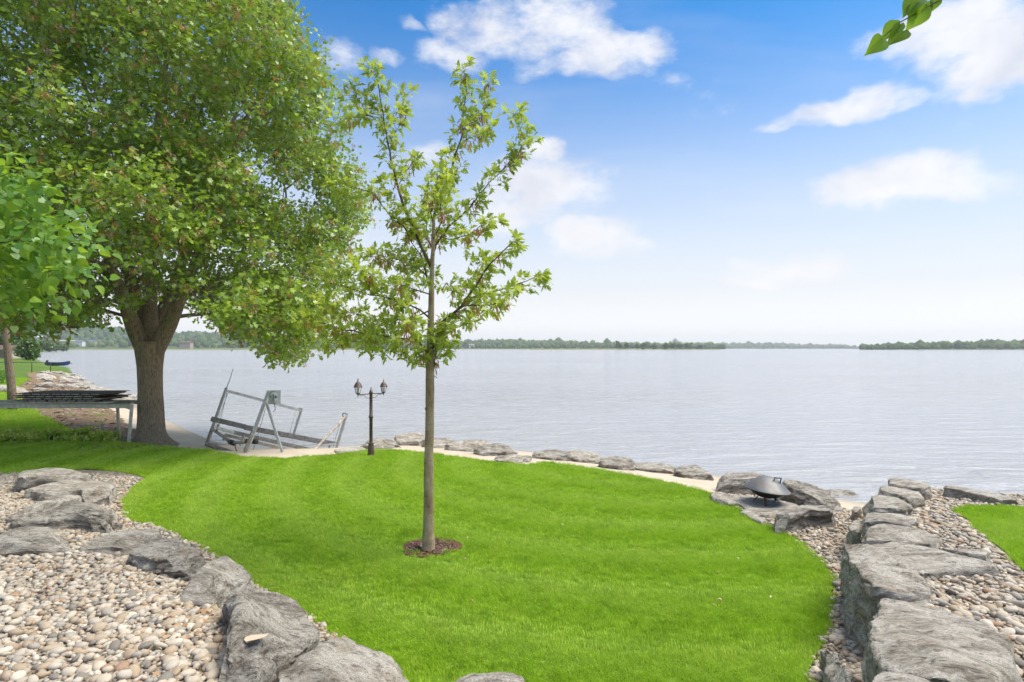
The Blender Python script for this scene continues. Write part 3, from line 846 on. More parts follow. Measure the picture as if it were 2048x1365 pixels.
def rot_mats(rx, ry, rz):
    cx, sx, cy, sy, cz, sz = np.cos(rx), np.sin(rx), np.cos(ry), np.sin(ry), np.cos(rz), np.sin(rz)
    m = np.empty((len(rx), 3, 3))
    m[:, 0, 0] = cz * cy; m[:, 0, 1] = cz * sy * sx - sz * cx; m[:, 0, 2] = cz * sy * cx + sz * sx
    m[:, 1, 0] = sz * cy; m[:, 1, 1] = sz * sy * sx + cz * cx; m[:, 1, 2] = sz * sy * cx - cz * sx
    m[:, 2, 0] = -sy; m[:, 2, 1] = cy * sx; m[:, 2, 2] = cy * cx
    return m
ROCKS = [o for o in bpy.data.objects if o.name.startswith('boulder')]
def pebble_field(bed, poly, n_per_m2, rad, holes=(), seed=0, near=300, margin=0.0):
    r = np.random.default_rng(seed)
    xs = np.array([p[0] for p in poly]); ys = np.array([p[1] for p in poly])
    step = 1 / math.sqrt(n_per_m2)
    gx, gy = np.meshgrid(np.arange(xs.min(), xs.max(), step), np.arange(ys.min(), ys.max(), step))
    x = gx.ravel() + r.uniform(-.55, .55, gx.size) * step; y = gy.ravel() + r.uniform(-.55, .55, gy.size) * step
    keep = sd_poly(x, y, poly) > margin + r.uniform(-0.05, 0.05, x.size)
    for h in holes:
        keep &= sd_poly(x, y, h) < -0.03
    # only what the view could reveal, with room to step aside
    keep &= (y > 2.6) & (np.abs(x) < 1.25 * y + 0.6)
    x, y = x[keep], y[keep]
    s = rad * 0.95 * np.exp(np.clip(r.normal(0, 0.40, x.size), -1.0, .62)) * np.where(r.random(x.size) < 0.02, 1.25, 1.0)
    z = height(x, y) + 0.004 + s * r.uniform(0.05, 0.55, x.size)
    M = rot_mats(r.normal(0, .3, x.size), r.normal(0, .3, x.size), r.uniform(0, 6.28, x.size))
    app = s / y * np.where(np.abs(x) < 0.95 * y, 1, 0.01) * np.where(EYE - z < 0.64 * y, 1, 0.01)   # apparent size
    order = np.argsort(-app)
    first = order[:near]
    rest = order[near:]
    for i in first:
        o = bpy.data.objects.new('pebble', PEB_ME[int(r.integers(len(PEB_ME)))])
        COL.objects.link(o)
        o.parent = bed
        o.matrix_local = Matrix.Translation((x[i], y[i], z[i])) @ (Matrix(M[i].tolist()).to_4x4() @ Matrix.Scale(s[i], 4))
    V, F, base = [], [], 0
    kind = r.integers(0, len(PEB_LO), len(rest))
    for k, (vs, fs) in enumerate(PEB_LO):
        ii = rest[kind == k]
        if not len(ii): continue
        vv = np.einsum('nij,vj->nvi', M[ii], vs) * s[ii][:, None, None] + np.stack([x[ii], y[ii], z[ii]], -1)[:, None, :]
        V.append(vv.reshape(-1, 3))
        F.append((fs[None] + (np.arange(len(ii)) * len(vs))[:, None, None]).reshape(-1, 3) + base)
        base += len(ii) * len(vs)
    o = link('pebbles', np_mesh('pebbles', np.concatenate(V), np.concatenate(F), True), m_peb, bed)
    o['kind'] = 'stuff'
    return len(x)
pebble_field(bed_l, PEB_LF, 540, 0.0305, seed=1)
pebble_field(bed_r, PEB_R, 540, 0.0295, holes=[RLAWN], seed=2)
pebble_field(bed_m, PEB_M, 520, 0.029, seed=3, near=200)

# ------------------------------------------------------------ grass
m_grass, t, out = mat('grass_blade')
po = geo_pos(t)
oi = t.n('ShaderNodeObjectInfo'); g = t.n('ShaderNodeNewGeometry')
rnd = t.m('FRACT', t.m('ADD', t.m('MULTIPLY', oi.outputs['Random'], 3.7), g.outputs['Random Per Island']))
c = t.ramp(rnd, [(0.0, (0.26, 0.43, 0.02)), (0.45, (0.39, 0.585, 0.034)), (0.8, (0.52, 0.685, 0.065)), (0.94, (0.56, 0.70, 0.10)), (0.975, (0.40, 0.36, 0.16)), (1.0, (0.44, 0.38, 0.2))])
big = t.noise(po, 0.55, 4, 0.6)
c = t.mix(t.mr(big, 0.38, 0.68, 0.0, 0.45), c, (0.46, 0.68, 0.04))
c = t.mix(t.mr(t.noise(po, 2.4, 4, 0.65), 0.48, 0.70, 0.0, 0.60), c, (0.16, 0.31, 0.014))
c = t.mix(t.mr(t.noise(po, 9.0, 3, 0.6), 0.50, 0.72, 0.0, 0.60), c, (0.09, 0.21, 0.010))
c = t.mix(t.mr(t.noise(t.vm('ADD', po, (7, 3, 0)), 1.3, 5, 0.65), 0.56, 0.74, 0.0, 0.55), c, (0.62, 0.66, 0.12))
# sheen of the mown stripes, painted as paler blade colour in alternate swaths
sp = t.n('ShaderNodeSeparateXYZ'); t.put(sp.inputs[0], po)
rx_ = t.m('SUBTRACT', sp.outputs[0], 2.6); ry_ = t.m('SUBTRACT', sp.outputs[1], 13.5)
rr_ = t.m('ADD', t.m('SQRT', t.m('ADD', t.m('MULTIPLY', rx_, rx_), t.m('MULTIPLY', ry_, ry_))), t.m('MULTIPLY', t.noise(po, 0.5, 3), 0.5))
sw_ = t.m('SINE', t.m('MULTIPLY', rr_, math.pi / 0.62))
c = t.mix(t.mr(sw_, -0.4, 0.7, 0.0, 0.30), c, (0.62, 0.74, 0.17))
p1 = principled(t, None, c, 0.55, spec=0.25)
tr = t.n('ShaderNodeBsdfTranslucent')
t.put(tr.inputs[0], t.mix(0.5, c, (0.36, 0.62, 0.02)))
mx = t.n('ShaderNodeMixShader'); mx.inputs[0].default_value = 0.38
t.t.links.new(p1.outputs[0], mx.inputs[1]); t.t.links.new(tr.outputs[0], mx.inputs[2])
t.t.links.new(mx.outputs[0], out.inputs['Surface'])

def tuft_mesh(nb, spread, length, width, seed):
    r = np.random.default_rng(seed)
    V, F = [], []
    for i in range(nb):
        a = r.uniform(0, 6.28); d = spread * math.sqrt(r.random())
        bx, by = d * math.cos(a), d * math.sin(a)
        L = length * r.uniform(0.55, 1.15); wd = width * r.uniform(0.7, 1.2)
        ya = r.uniform(0, 6.28); lean = r.uniform(0.05, 0.55)
        dx, dy = math.cos(ya), math.sin(ya)
        sx, sy = -dy * wd / 2, dx * wd / 2
        b = len(V)
        m1 = (bx + dx * L * lean * 0.30, by + dy * L * lean * 0.30, L * 0.55)
        tp = (bx + dx * L * lean, by + dy * L * lean, L * (1 - 0.25 * lean))
        V += [(bx - sx, by - sy, 0), (bx + sx, by + sy, 0), (m1[0] - sx * .8, m1[1] - sy * .8, m1[2]), (m1[0] + sx * .8, m1[1] + sy * .8, m1[2]), tp]
        F += [(b, b + 1, b + 3), (b, b + 3, b + 2), (b + 2, b + 3, b + 4)]
    me = np_mesh('grass_tuft', V, F, True)
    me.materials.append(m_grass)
    return bpy.data.objects.new('grass_tuft', me)

def grass(name, src, tuft, attr_fn, seed, scale=(0.6, 1.4), label=None):
    """one uncountable object: tufts scattered over a copy of a lawn sheet"""
    me = src.data.copy()
    n = len(me.vertices)
    co = np.empty(n * 3); me.vertices.foreach_get('co', co); co = co.reshape(-1, 3)
    dens, lx, ly = attr_fn(co[:, 0] + src.location.x, co[:, 1] + src.location.y)
    a = me.attributes.new('dens', 'FLOAT', 'POINT'); a.data.foreach_set('value', dens.astype(np.float32))
    lv = np.stack([lx, ly, np.zeros(n)], -1).astype(np.float32)
    a = me.attributes.new('lean', 'FLOAT_VECTOR', 'POINT'); a.data.foreach_set('vector', lv.ravel())
    o = bpy.data.objects.new(name, me)
    o.location = src.location
    COL.objects.link(o)
    ng = bpy.data.node_groups.new(name, 'GeometryNodeTree')
    ng.interface.new_socket('Geometry', in_out='INPUT', socket_type='NodeSocketGeometry')
    ng.interface.new_socket('Geometry', in_out='OUTPUT', socket_type='NodeSocketGeometry')
    N = ng.nodes.new; Lk = ng.links.new
    gi, go = N('NodeGroupInput'), N('NodeGroupOutput')
    ds = N('GeometryNodeDistributePointsOnFaces'); ds.distribute_method = 'RANDOM'
    at = N('GeometryNodeInputNamedAttribute'); at.data_type = 'FLOAT'; at.inputs['Name'].default_value = 'dens'
    ln = N('GeometryNodeInputNamedAttribute'); ln.data_type = 'FLOAT_VECTOR'; ln.inputs['Name'].default_value = 'lean'
    Lk(gi.outputs[0], ds.inputs['Mesh']); Lk(at.outputs[0], ds.inputs['Density']); ds.inputs['Seed'].default_value = seed
    ob = N('GeometryNodeObjectInfo'); ob.inputs['Object'].default_value = tuft; ob.transform_space = 'ORIGINAL'
    ins = N('GeometryNodeInstanceOnPoints')
    rv = N('FunctionNodeRandomValue'); rv.data_type = 'FLOAT_VECTOR'
    rv.inputs[0].default_value = (-0.12, -0.12, 0); rv.inputs[1].default_value = (0.12, 0.12, 6.283)
    rs_ = N('FunctionNodeRandomValue'); rs_.data_type = 'FLOAT'; rs_.inputs[2].default_value = scale[0]; rs_.inputs[3].default_value = scale[1]
    rs_.inputs['Seed'].default_value = 5
    Lk(ds.outputs['Points'], ins.inputs['Points']); Lk(ob.outputs['Geometry'], ins.inputs['Instance'])
    Lk(ln.outputs[0], ins.inputs['Rotation']); Lk(rs_.outputs[1], ins.inputs['Scale'])
    ri = N('GeometryNodeRotateInstances')
    Lk(ins.outputs[0], ri.inputs['Instances']); Lk(rv.outputs[0], ri.inputs['Rotation'])
    ri.inputs['Local Space'].default_value = True
    Lk(ri.outputs[0], go.inputs[0])
    md = o.modifiers.new('scatter', 'NODES'); md.node_group = ng
    o['kind'] = 'stuff'
    if label: o['label'] = label
    return o
TUFT = tuft_mesh(34, 0.06, 0.040, 0.0038, 1)
def lawn_attr(x, y):
    d = np.hypot(x, y)
    dens = np.interp(d, [3, 7, 12, 18], [680, 620, 430, 330])
    hole = np.hypot((x - MULCH_C.x - .03) / 0.41, (y - MULCH_C.y) / 0.38)
    dens = np.where(hole < 1.0, 0, dens)
    dens = np.where((np.abs(x) > 1.15 * y + 1) | (y < 3.0), 30, dens)
    # mower passes: curved swaths about 0.55 m wide, rolled alternately towards and away from the viewer
    rad = np.hypot(x - 2.6, y - 13.5) + 0.12 * vnoise(x, y, 0.8, 3)
    swath = np.tanh(3.0 * np.sin(rad * math.pi / 0.62))
    ang = np.arctan2(y - 13.5, x - 2.6)
    k = 0.52 * swath
    # blades roll along the direction of travel (tangent of the swath): rotation about the radial axis
    return dens, -np.sin(ang) * k, np.cos(ang) * k
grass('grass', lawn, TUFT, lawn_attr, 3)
def rlawn_attr(x, y):
    d = np.where((x > 1.15 * y + 1), 40, 420)
    return d * np.ones_like(x), 0.1 * np.ones_like(x), 0 * x
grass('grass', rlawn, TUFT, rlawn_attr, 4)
# ------------------------------------------------------------ trees
def leaf_material(name, lo, mid, hi, under, trans=0.42, tcol=(0.32, 0.42, 0.03), dry=None):
    m, t, out = mat(name)
    g = t.n('ShaderNodeNewGeometry'); oi = t.n('ShaderNodeObjectInfo')
    rnd = t.m('FRACT', t.m('ADD', t.m('MULTIPLY', oi.outputs['Random'], 5.7), g.outputs['Random Per Island']))
    stops = [(0.0, lo), (0.5, mid), (0.95, hi)]
    if dry: stops += [(0.97, dry)]
    c = t.ramp(rnd, stops)
    c = t.mix(t.mr(t.noise(g.outputs['Position'], 0.9, 3), 0.4, 0.65, 0, 0.35), c, hi)
    c2 = t.mix(g.outputs['Backfacing'], c, t.mix(0.4, c, under))
    p = principled(t, None, c2, 0.36, spec=0.6)
    tr = t.n('ShaderNodeBsdfTranslucent'); t.put(tr.inputs[0], t.mix(0.6, c, tcol))
    mx = t.n('ShaderNodeMixShader'); mx.inputs[0].default_value = trans
    t.t.links.new(p.outputs[0], mx.inputs[1]); t.t.links.new(tr.outputs[0], mx.inputs[2])
    t.t.links.new(mx.outputs[0], out.inputs['Surface'])
    return m
M_MAPLE = leaf_material('maple_leaf', (0.085, 0.18, 0.014), (0.19, 0.325, 0.02), (0.37, 0.50, 0.045), (0.40, 0.47, 0.36), 0.32, (0.38, 0.50, 0.03))
M_YOUNG = leaf_material('young_maple_leaf', (0.22, 0.34, 0.025), (0.38, 0.50, 0.045), (0.56, 0.63, 0.09), (0.40, 0.48, 0.28), 0.48, (0.50, 0.60, 0.05))
M_LIND = leaf_material('linden_leaf', (0.07, 0.19, 0.03), (0.115, 0.27, 0.035), (0.19, 0.36, 0.05), (0.23, 0.36, 0.14), 0.42, (0.36, 0.55, 0.03))
M_SEED = leaf_material('maple_seed', (0.36, 0.14, 0.05), (0.52, 0.22, 0.08), (0.60, 0.33, 0.14), (0.58, 0.32, 0.15), 0.3, (0.55, 0.28, 0.1))
M_FARLEAF = leaf_material('far_leaf', (0.055, 0.12, 0.02), (0.085, 0.17, 0.03), (0.13, 0.22, 0.04), (0.13, 0.2, 0.06), 0.3, (0.2, 0.32, 0.03))

def bark_material(name, dark, light, scale, ridge):
    m, t, out = mat(name)
    co = geo_pos(t)
    w = t.vm('ADD', co, t.vm('SCALE', t.noise(co, 5, 3, out='Color'), scale=0.06))
    rg = t.noise(t.mapping(w, scale=(1, 1, 0.16)), scale, 5, 0.65)
    vr = t.voro(t.mapping(w, scale=(1, 1, 0.2)), scale * 0.9)
    h = t.m('ADD', rg, t.m('MULTIPLY', vr, 0.6))
    c = t.ramp(h, [(0.35, dark), (0.75, light), (1.0, tuple(min(1, x * 1.25) for x in light))])
    c = t.mix(t.mr(t.noise(co, 3.2, 5), 0.52, 0.7, 0, 0.5), c, (0.15, 0.15, 0.10))
    c = t.mix(t.mr(t.noise(co, 55, 3), 0.55, 0.75, 0, 0.4), c, tuple(x * 0.6 for x in dark))
    principled(t, out, c, 0.9, normal=t.bump(h, 1.0, ridge), spec=0.2)
    return m
M_BARK = bark_material('maple_bark', (0.07, 0.05, 0.035), (0.29, 0.22, 0.16), 34, 0.04)
M_YBARK, t, out = mat('young_maple_bark')
co = geo_pos(t)
c = t.ramp(t.noise(t.mapping(co, scale=(1, 1, 0.5)), 9, 5, 0.6), [(0.3, (0.20, 0.135, 0.075)), (0.5, (0.32, 0.235, 0.14)), (0.72, (0.44, 0.36, 0.26))])
lent = t.noise(t.mapping(co, scale=(0.25, 0.25, 3.0)), 22, 3, 0.6)
c = t.mix(t.mr(lent, 0.60, 0.68, 0, 0.6), c, (0.075, 0.055, 0.038))
c = t.mix(t.mr(t.noise(t.mapping(co, scale=(.6, .6, 1.5)), 14, 4, 0.6), 0.60, 0.7, 0, 0.6), c, (0.36, 0.34, 0.29))
principled(t, out, c, 0.85, normal=t.bump(t.m('ADD', lent, t.noise(co, 60, 4)), 0.6, 0.01), spec=0.25)
M_TWIG = plain('dark_twig_bark', (0.10, 0.072, 0.05), 0.85, var=0.3, scale=20)

LEAF_MAPLE = np.array([(0, 0, 0), (.12, .10, .02), (.40, .02, .06), (.15, .24, .02), (.50, .55, .08), (.14, .42, .01), (.19, .68, .03), (0, 1.05, -.08),
                       (-.19, .68, .03), (-.14, .42, .01), (-.50, .55, .08), (-.15, .24, .02), (-.40, .02, .06), (-.12, .10, .02)])
LEAF_MAPLE_LO = np.array([(0, 0, 0), (.40, .08, .05), (.16, .32, .0), (.48, .62, .07), (0, 1.05, -.08), (-.48, .62, .07), (-.16, .32, .0), (-.40, .08, .05)])
LEAF_HEART = np.array([(0, .06, 0), (.20, -.04, .03), (.40, .10, .07), (.47, .36, .08), (.36, .64, .05), (.15, .88, 0), (0, 1.06, -.05),
                       (-.15, .88, 0), (-.36, .64, .05), (-.47, .36, .08), (-.40, .10, .07), (-.20, -.04, .03)])
LEAF_SEED = np.array([(0, 0, 0), (.13, .25, .02), (.16, .8, 0), (.05, 1.0, 0), (-.07, .5, .0)])
def norm(a):
    return a / np.maximum(np.linalg.norm(a, axis=-1, keepdims=True), 1e-9)
def leaves_np(tmpl, pos, axis_, up, size, curl=None):
    axis_ = norm(axis_); side = norm(np.cross(axis_, up)); nr = np.cross(side, axis_)
    n, k = len(pos), len(tmpl)
    tz = tmpl[None, :, 2] * (np.ones((n, 1)) if curl is None else curl[:, None])
    V = pos[:, None, :] + size[:, None, None] * (tmpl[None, :, 0, None] * side[:, None, :] + tmpl[None, :, 1, None] * axis_[:, None, :] + tz[:, :, None] * nr[:, None, :])
    F = np.arange(n * k).reshape(n, k)
    return V.reshape(-1, 3), F

def tree_graph(paths):
    """starting nodes from polylines [(points, parent_node or -1)]"""
    pos, par = [], []
    ends = []
    for pts, p0 in paths:
        p = p0
        for q in pts:
            pos.append(Vector(q)); par.append(p); p = len(pos) - 1
        ends.append(p)
    return pos, par, ends
def grow(pos, par, targets, bf=0.25, step=0.45, sag=0.0, seed=0, min_node=0, up=0.12):
    """attach targets one by one to the cheapest node (distance plus path length), nearest first"""
    r = np.random.default_rng(seed)
    n0 = len(pos)
    cap = n0 + len(targets) * 30
    A = np.zeros((cap, 3)); L = np.zeros(cap); Pp = np.full(cap, -1, int)
    for i in range(n0):
        A[i] = pos[i]; Pp[i] = par[i]
        if par[i] >= 0: L[i] = L[par[i]] + np.linalg.norm(A[i] - A[par[i]])
    n = n0
    tg = np.array(targets)
    tips = []
    order = np.argsort(np.linalg.norm(tg - A[min_node], axis=1))
    for ti in order:
        q = tg[ti]
        d = np.linalg.norm(A[min_node:n] - q, axis=1)
        j = int(np.argmin(d + bf * L[min_node:n])) + min_node
        k = max(1, int(np.ceil(d[j - min_node] / step)))
        a = A[j].copy(); p = j
        off = r.normal(0, 0.10, 3) * d[j - min_node]
        off[2] += up * d[j - min_node]
        for m in range(1, k + 1):
            f = m / k
            x = a + (q - a) * f + off * math.sin(math.pi * f) * (1 if k > 1 else 0)
            A[n] = x; Pp[n] = p; L[n] = L[p] + np.linalg.norm(x - A[p]); p = n; n += 1
        tips.append(p)
    return A[:n], Pp[:n], np.array(tips)
def pipe_radii(A, Pp, tip, expo=2.3):
    n = len(A)
    acc = np.zeros(n)
    has = np.zeros(n, bool); has[Pp[Pp >= 0]] = True
    acc[~has] = tip ** expo
    for i in range(n - 1, -1, -1):      # children always come after parents
        if Pp[i] >= 0: acc[Pp[i]] += acc[i]
    return acc ** (1 / expo)
def limb_mesh(mb, A, Pp, rad, nsides=lambda r: 5, rmin=0.0):
    n = len(A)
    ch = [[] for _ in range(n)]
    for i in range(n):
        if Pp[i] >= 0: ch[Pp[i]].append(i)
    starts = [(i, -1) for i in range(n) if Pp[i] < 0]
    while starts:
        i, p = starts.pop()
        path = ([p] if p >= 0 else []) + [i]
        while ch[path[-1]]:
            c = sorted(ch[path[-1]], key=lambda k: -rad[k])
            starts += [(k, path[-1]) for k in c[1:]]
            path.append(c[0])
        rr = [rad[k] for k in path]
        if p >= 0: rr[0] = min(rr[0], rad[i] * 1.25)
        if max(rr[-len(rr) + (1 if p >= 0 else 0):]) < rmin or len(path) < 2: continue
        mb.tube([A[k] for k in path], rr, nsides(max(rr[1:])), cap=False)

# ---- the big silver maple
MB0 = P(303, 884, -0.08); MB0.z = hz1(MB0.x, MB0.y) - 0.05
mx0, my0 = MB0.x, MB0.y
zf = 2.55
trunk = [(mx0, my0, MB0.z), (mx0, my0, .3), (mx0 - .02, my0, 1.2), (mx0 - .05, my0, 2.0), (mx0 - .06, my0, zf)]
def at(u, v, dy=0.0):
    return D(u, v, my0 + dy)
paths = [(trunk, -1)]
limbs = [[at(268, 655, -.2), at(252, 610, -.5), at(225, 540, -.9), at(190, 440, -1.3), at(150, 330, -1.6), at(120, 220, -1.8)],
         [at(300, 645, .2), at(300, 590, .4), at(295, 500, .3), at(300, 400, .2), at(310, 280, 0), at(330, 150, .2), at(340, 20, .1)],
         [at(338, 650, .0), at(355, 610, -.2), at(385, 540, -.6), at(420, 440, -1.0), at(455, 340, -1.2), at(500, 220, -1.3)],
         [at(320, 640, .7), at(345, 580, 1.4), at(380, 480, 2.2), at(430, 360, 2.8), at(470, 230, 3.2)],
         [at(280, 640, .7), at(262, 560, 1.5), at(235, 450, 2.4), at(200, 330, 3.0)]]
pos, par, ends = tree_graph([(trunk, -1)] + [(l, 4) for l in limbs])
r = np.random.default_rng(11)
prof_z = [1.8, 2.4, 3.2, 4.5, 7.0, 9.5, 11.5, 13.5, 15.2, 16.3]
prof_r = [3.4, 4.7, 5.5, 5.9, 6.05, 5.75, 5.1, 4.1, 2.5, 0.3]
tg = []
while len(tg) < 3000:
    z = r.uniform(1.8, 16.2); a = r.uniform(0, 2 * math.pi)
    Rz = np.interp(z, prof_z, prof_r)
    Rz *= 1 + 0.10 * math.sin(3 * a + z * 0.9) + 0.07 * math.sin(7 * a - z * 1.7)
    f = max(r.random() ** 0.36, 0.16)
    if r.random() > (Rz / 6.5) ** 1.6: continue
    rad = Rz * f
    x, y = mx0 + rad * math.cos(a), my0 + rad * 0.95 * math.sin(a)
    # the underside: high round the trunk, drooping on the lake side, clear of the trestle
    zmin = np.interp(rad, [0, 1.6, 3.0, 4.6, 6.5], [4.3, 3.9, 3.0, 2.3, 2.9])
    ub = 1024 + FPX * x / y
    if ub > 712 + 22 * math.sin(z * 1.9): continue
    low = np.interp(ub, [-400, 0, 60, 130, 230, 270, 345, 430, 480, 550, 640, 690, 760], [640, 640, 668, 650, 622, 596, 600, 632, 672, 720, 715, 655, 610])
    zmin = max(EYE - (low - HORIZON) * y / FPX, 1.9)
    if z < zmin: continue
    lump = mnoise.noise(Vector((x * 0.55, y * 0.55, z * 0.6)))
    if lump < -0.02 and r.random() < 0.80: continue
    tg.append((x, y, z))
A, Pp, tips = grow(pos, par, tg, bf=0.32, step=0.5, seed=3, min_node=5)
rad = pipe_radii(A, Pp, 0.0065, 2.25)
sc_ = 0.20 / rad[5]
rad = np.where(rad > 0.02, 0.02 + (rad - 0.02) * min(1.5, max(0.35, sc_)), rad)
for i, v in enumerate((0.62, 0.47, 0.42, 0.44, 0.50)): rad[i] = v
for i in range(5, len(pos)):
    rad[i] = max(rad[i], 0.05)
maple = empty('maple_tree', (mx0, my0, MB0.z), 'large spreading maple with a thick forked trunk and dense green and rust crown', 'tree')
# trunk: a lathe-like swept surface with root flare and furrows
tv, tf = [], []
NS, NL = 40, 30
for j in range(NL):
    f = j / (NL - 1)
    z = MB0.z + f * (zf + 0.35 - MB0.z)
    rr = np.interp(f, [0, .05, .12, .25, .5, .75, .9, 1.0], [.58, .45, .38, .345, .325, .335, .36, .38])
    cx = np.interp(f, [0, 1], [mx0, mx0 - 0.06])
    for k in range(NS):
        a = 2 * math.pi * k / NS
        root = (max(0, 1 - f / 0.14) ** 1.5) * 0.20 * max(0, math.sin(4 * a + 0.8))
        fork = max(0, (f - 0.78) / 0.22)
        q = rr * (1 + 0.05 * mnoise.noise(Vector((math.cos(a) * 2, math.sin(a) * 2, z * 0.9))) + 0.02 * mnoise.noise(Vector((math.cos(a) * 9, math.sin(a) * 9, z * 1.6)))) + root
        tv.append((cx + q * math.cos(a) * (1 + 0.12 * fork), my0 + q * math.sin(a), z))
for j in range(NL - 1):
    for k in range(NS):
        k2 = (k + 1) % NS
        tf.append((j * NS + k, j * NS + k2, (j + 1) * NS + k2, (j + 1) * NS + k))
link('trunk', np_mesh('trunk', tv, tf, True), M_BARK, maple)
lm = MB()
rad2 = rad.copy()
for l, nm in enumerate(limbs):
    pass
# each main limb starts inside the trunk head
mask_nodes = A.copy()
seg_rad = rad2.copy()
for i, v in ((0, .01), (1, .01), (2, .01), (3, .01), (4, .24)): seg_rad[i] = v
base_idx = 5
for l in limbs:
    for q, v in enumerate(np.interp(np.arange(len(l)), [0, 1, 2, len(l) - 1], [.225, .185, .13, .05])):
        seg_rad[base_idx + q] = v
    base_idx += len(l)
lm2 = MB()
Pq = Pp.copy()
sub = np.ones(len(A), bool)
for i in range(4): sub[i] = False
idx_map = -np.ones(len(A), int); idx_map[sub] = np.arange(sub.sum())
A2 = A[sub].copy(); P2 = np.where(Pp[sub] >= 0, idx_map[np.maximum(Pp[sub], 0)], -1)
A2[0] = (mx0 - .05, my0, 2.25)
limb_mesh(lm2, A2, P2, seg_rad[sub], lambda q: 12 if q > .12 else (7 if q > .04 else 4))
lm2.build('branches', M_BARK, maple)
# foliage: sprays of leaves round each twig end, blown a little towards the right
tp = A[tips]
extra = np.array([i for i in range(len(pos), len(A)) if rad[i] < 0.016])
src = np.concatenate([np.repeat(tp, 40, 0), np.repeat(A[extra], 2, 0)])
n = len(src)
jit = r.normal(0, 1, (n, 3)) * np.array([.21, .21, .15])
pp = src + jit
ax_ = norm(jit * 2.0 + r.normal(0, .45, (n, 3)) + np.array([0.30, 0, -.25]))
upv = norm(r.normal(0, .55, (n, 3)) + np.array([0, -.25, 1.0]))
sz = r.uniform(0.085, 0.15, n)
V, F = leaves_np(LEAF_MAPLE_LO, pp, ax_, upv, sz, r.uniform(.3, 2.2, n))
crown = link('crown', np_mesh('crown', V, F), M_MAPLE, maple); crown['kind'] = 'stuff'
print('maple leaves', n, 'nodes', len(A))
# bunches of rust-coloured winged seeds
sel = tp[r.random(len(tp)) < 0.9]
cen = sel + r.normal(0, .12, sel.shape) + norm(sel - np.array([mx0, my0, 8.0])) * .22
ss = np.repeat(cen, 14, 0); n = len(ss)
pp = ss + r.normal(0, .045, (n, 3))
ax_ = norm(r.normal(0, .6, (n, 3)) + np.array([.15, 0, -.9])); upv = norm(r.normal(0, 1, (n, 3)))
V, F = leaves_np(LEAF_SEED, pp, ax_, upv, r.uniform(.075, .12, n))
so = link('seed_clusters', np_mesh('seed_clusters', V, F), M_SEED, maple); so['kind'] = 'stuff'

# ---- the young maple on the lawn
YB = P(857, 1103, 0.0); YB.z = hz1(YB.x, YB.y)
young = empty('young_maple', YB, 'slender young maple with sparse yellow-green leaves in a mulch ring on the lawn', 'tree')
DY = YB.y
def yp(pts, dd=0.0, d0=0.0):
    k = len(pts) - 1
    return [D(u, v, DY + d0 + (dd - d0) * (i / max(k, 1)) ** 0.9) for i, (u, v) in enumerate(pts)]
tr_px = [(857, 1106), (857, 1085), (857, 1050), (857, 960), (859, 860), (860, 760), (861, 700), (862, 640), (863, 570), (866, 500), (868, 432)]
tr_r = [.100, .082, .070, .062, .058, .056, .053, .042, .034, .027, .020]
mb = MB()
tp_ = yp(tr_px)
fine_p, fine_r = [], []
for i in range(len(tp_) - 1):
    for k in range(5):
        f = k / 5
        fine_p.append(tp_[i].lerp(tp_[i + 1], f) + Vector((random.uniform(-1, 1), random.uniform(-1, 1), 0)) * 0.003)
        rr = tr_r[i] * (1 - f) + tr_r[i + 1] * f
        fine_r.append(rr * (1 + random.uniform(-.035, .05)))
fine_p.append(tp_[-1]); fine_r.append(tr_r[-1])
mb.tube(fine_p, fine_r, 18)
for zk, ak in ((1.05, -1.9), (1.32, -1.3), (1.62, -1.5), (1.9, -2.2), (2.2, -1.0), (0.6, -1.7)):   # old branch scars
    c0 = Vector((YB.x + .054 * math.cos(ak), YB.y + .054 * math.sin(ak), zk))
    mb.tube([c0 - Vector((0, 0, .02)), c0, c0 + Vector((0, 0, .02))], [.006, .015, .006], 7)
mb.build('trunk', M_YBARK, young)
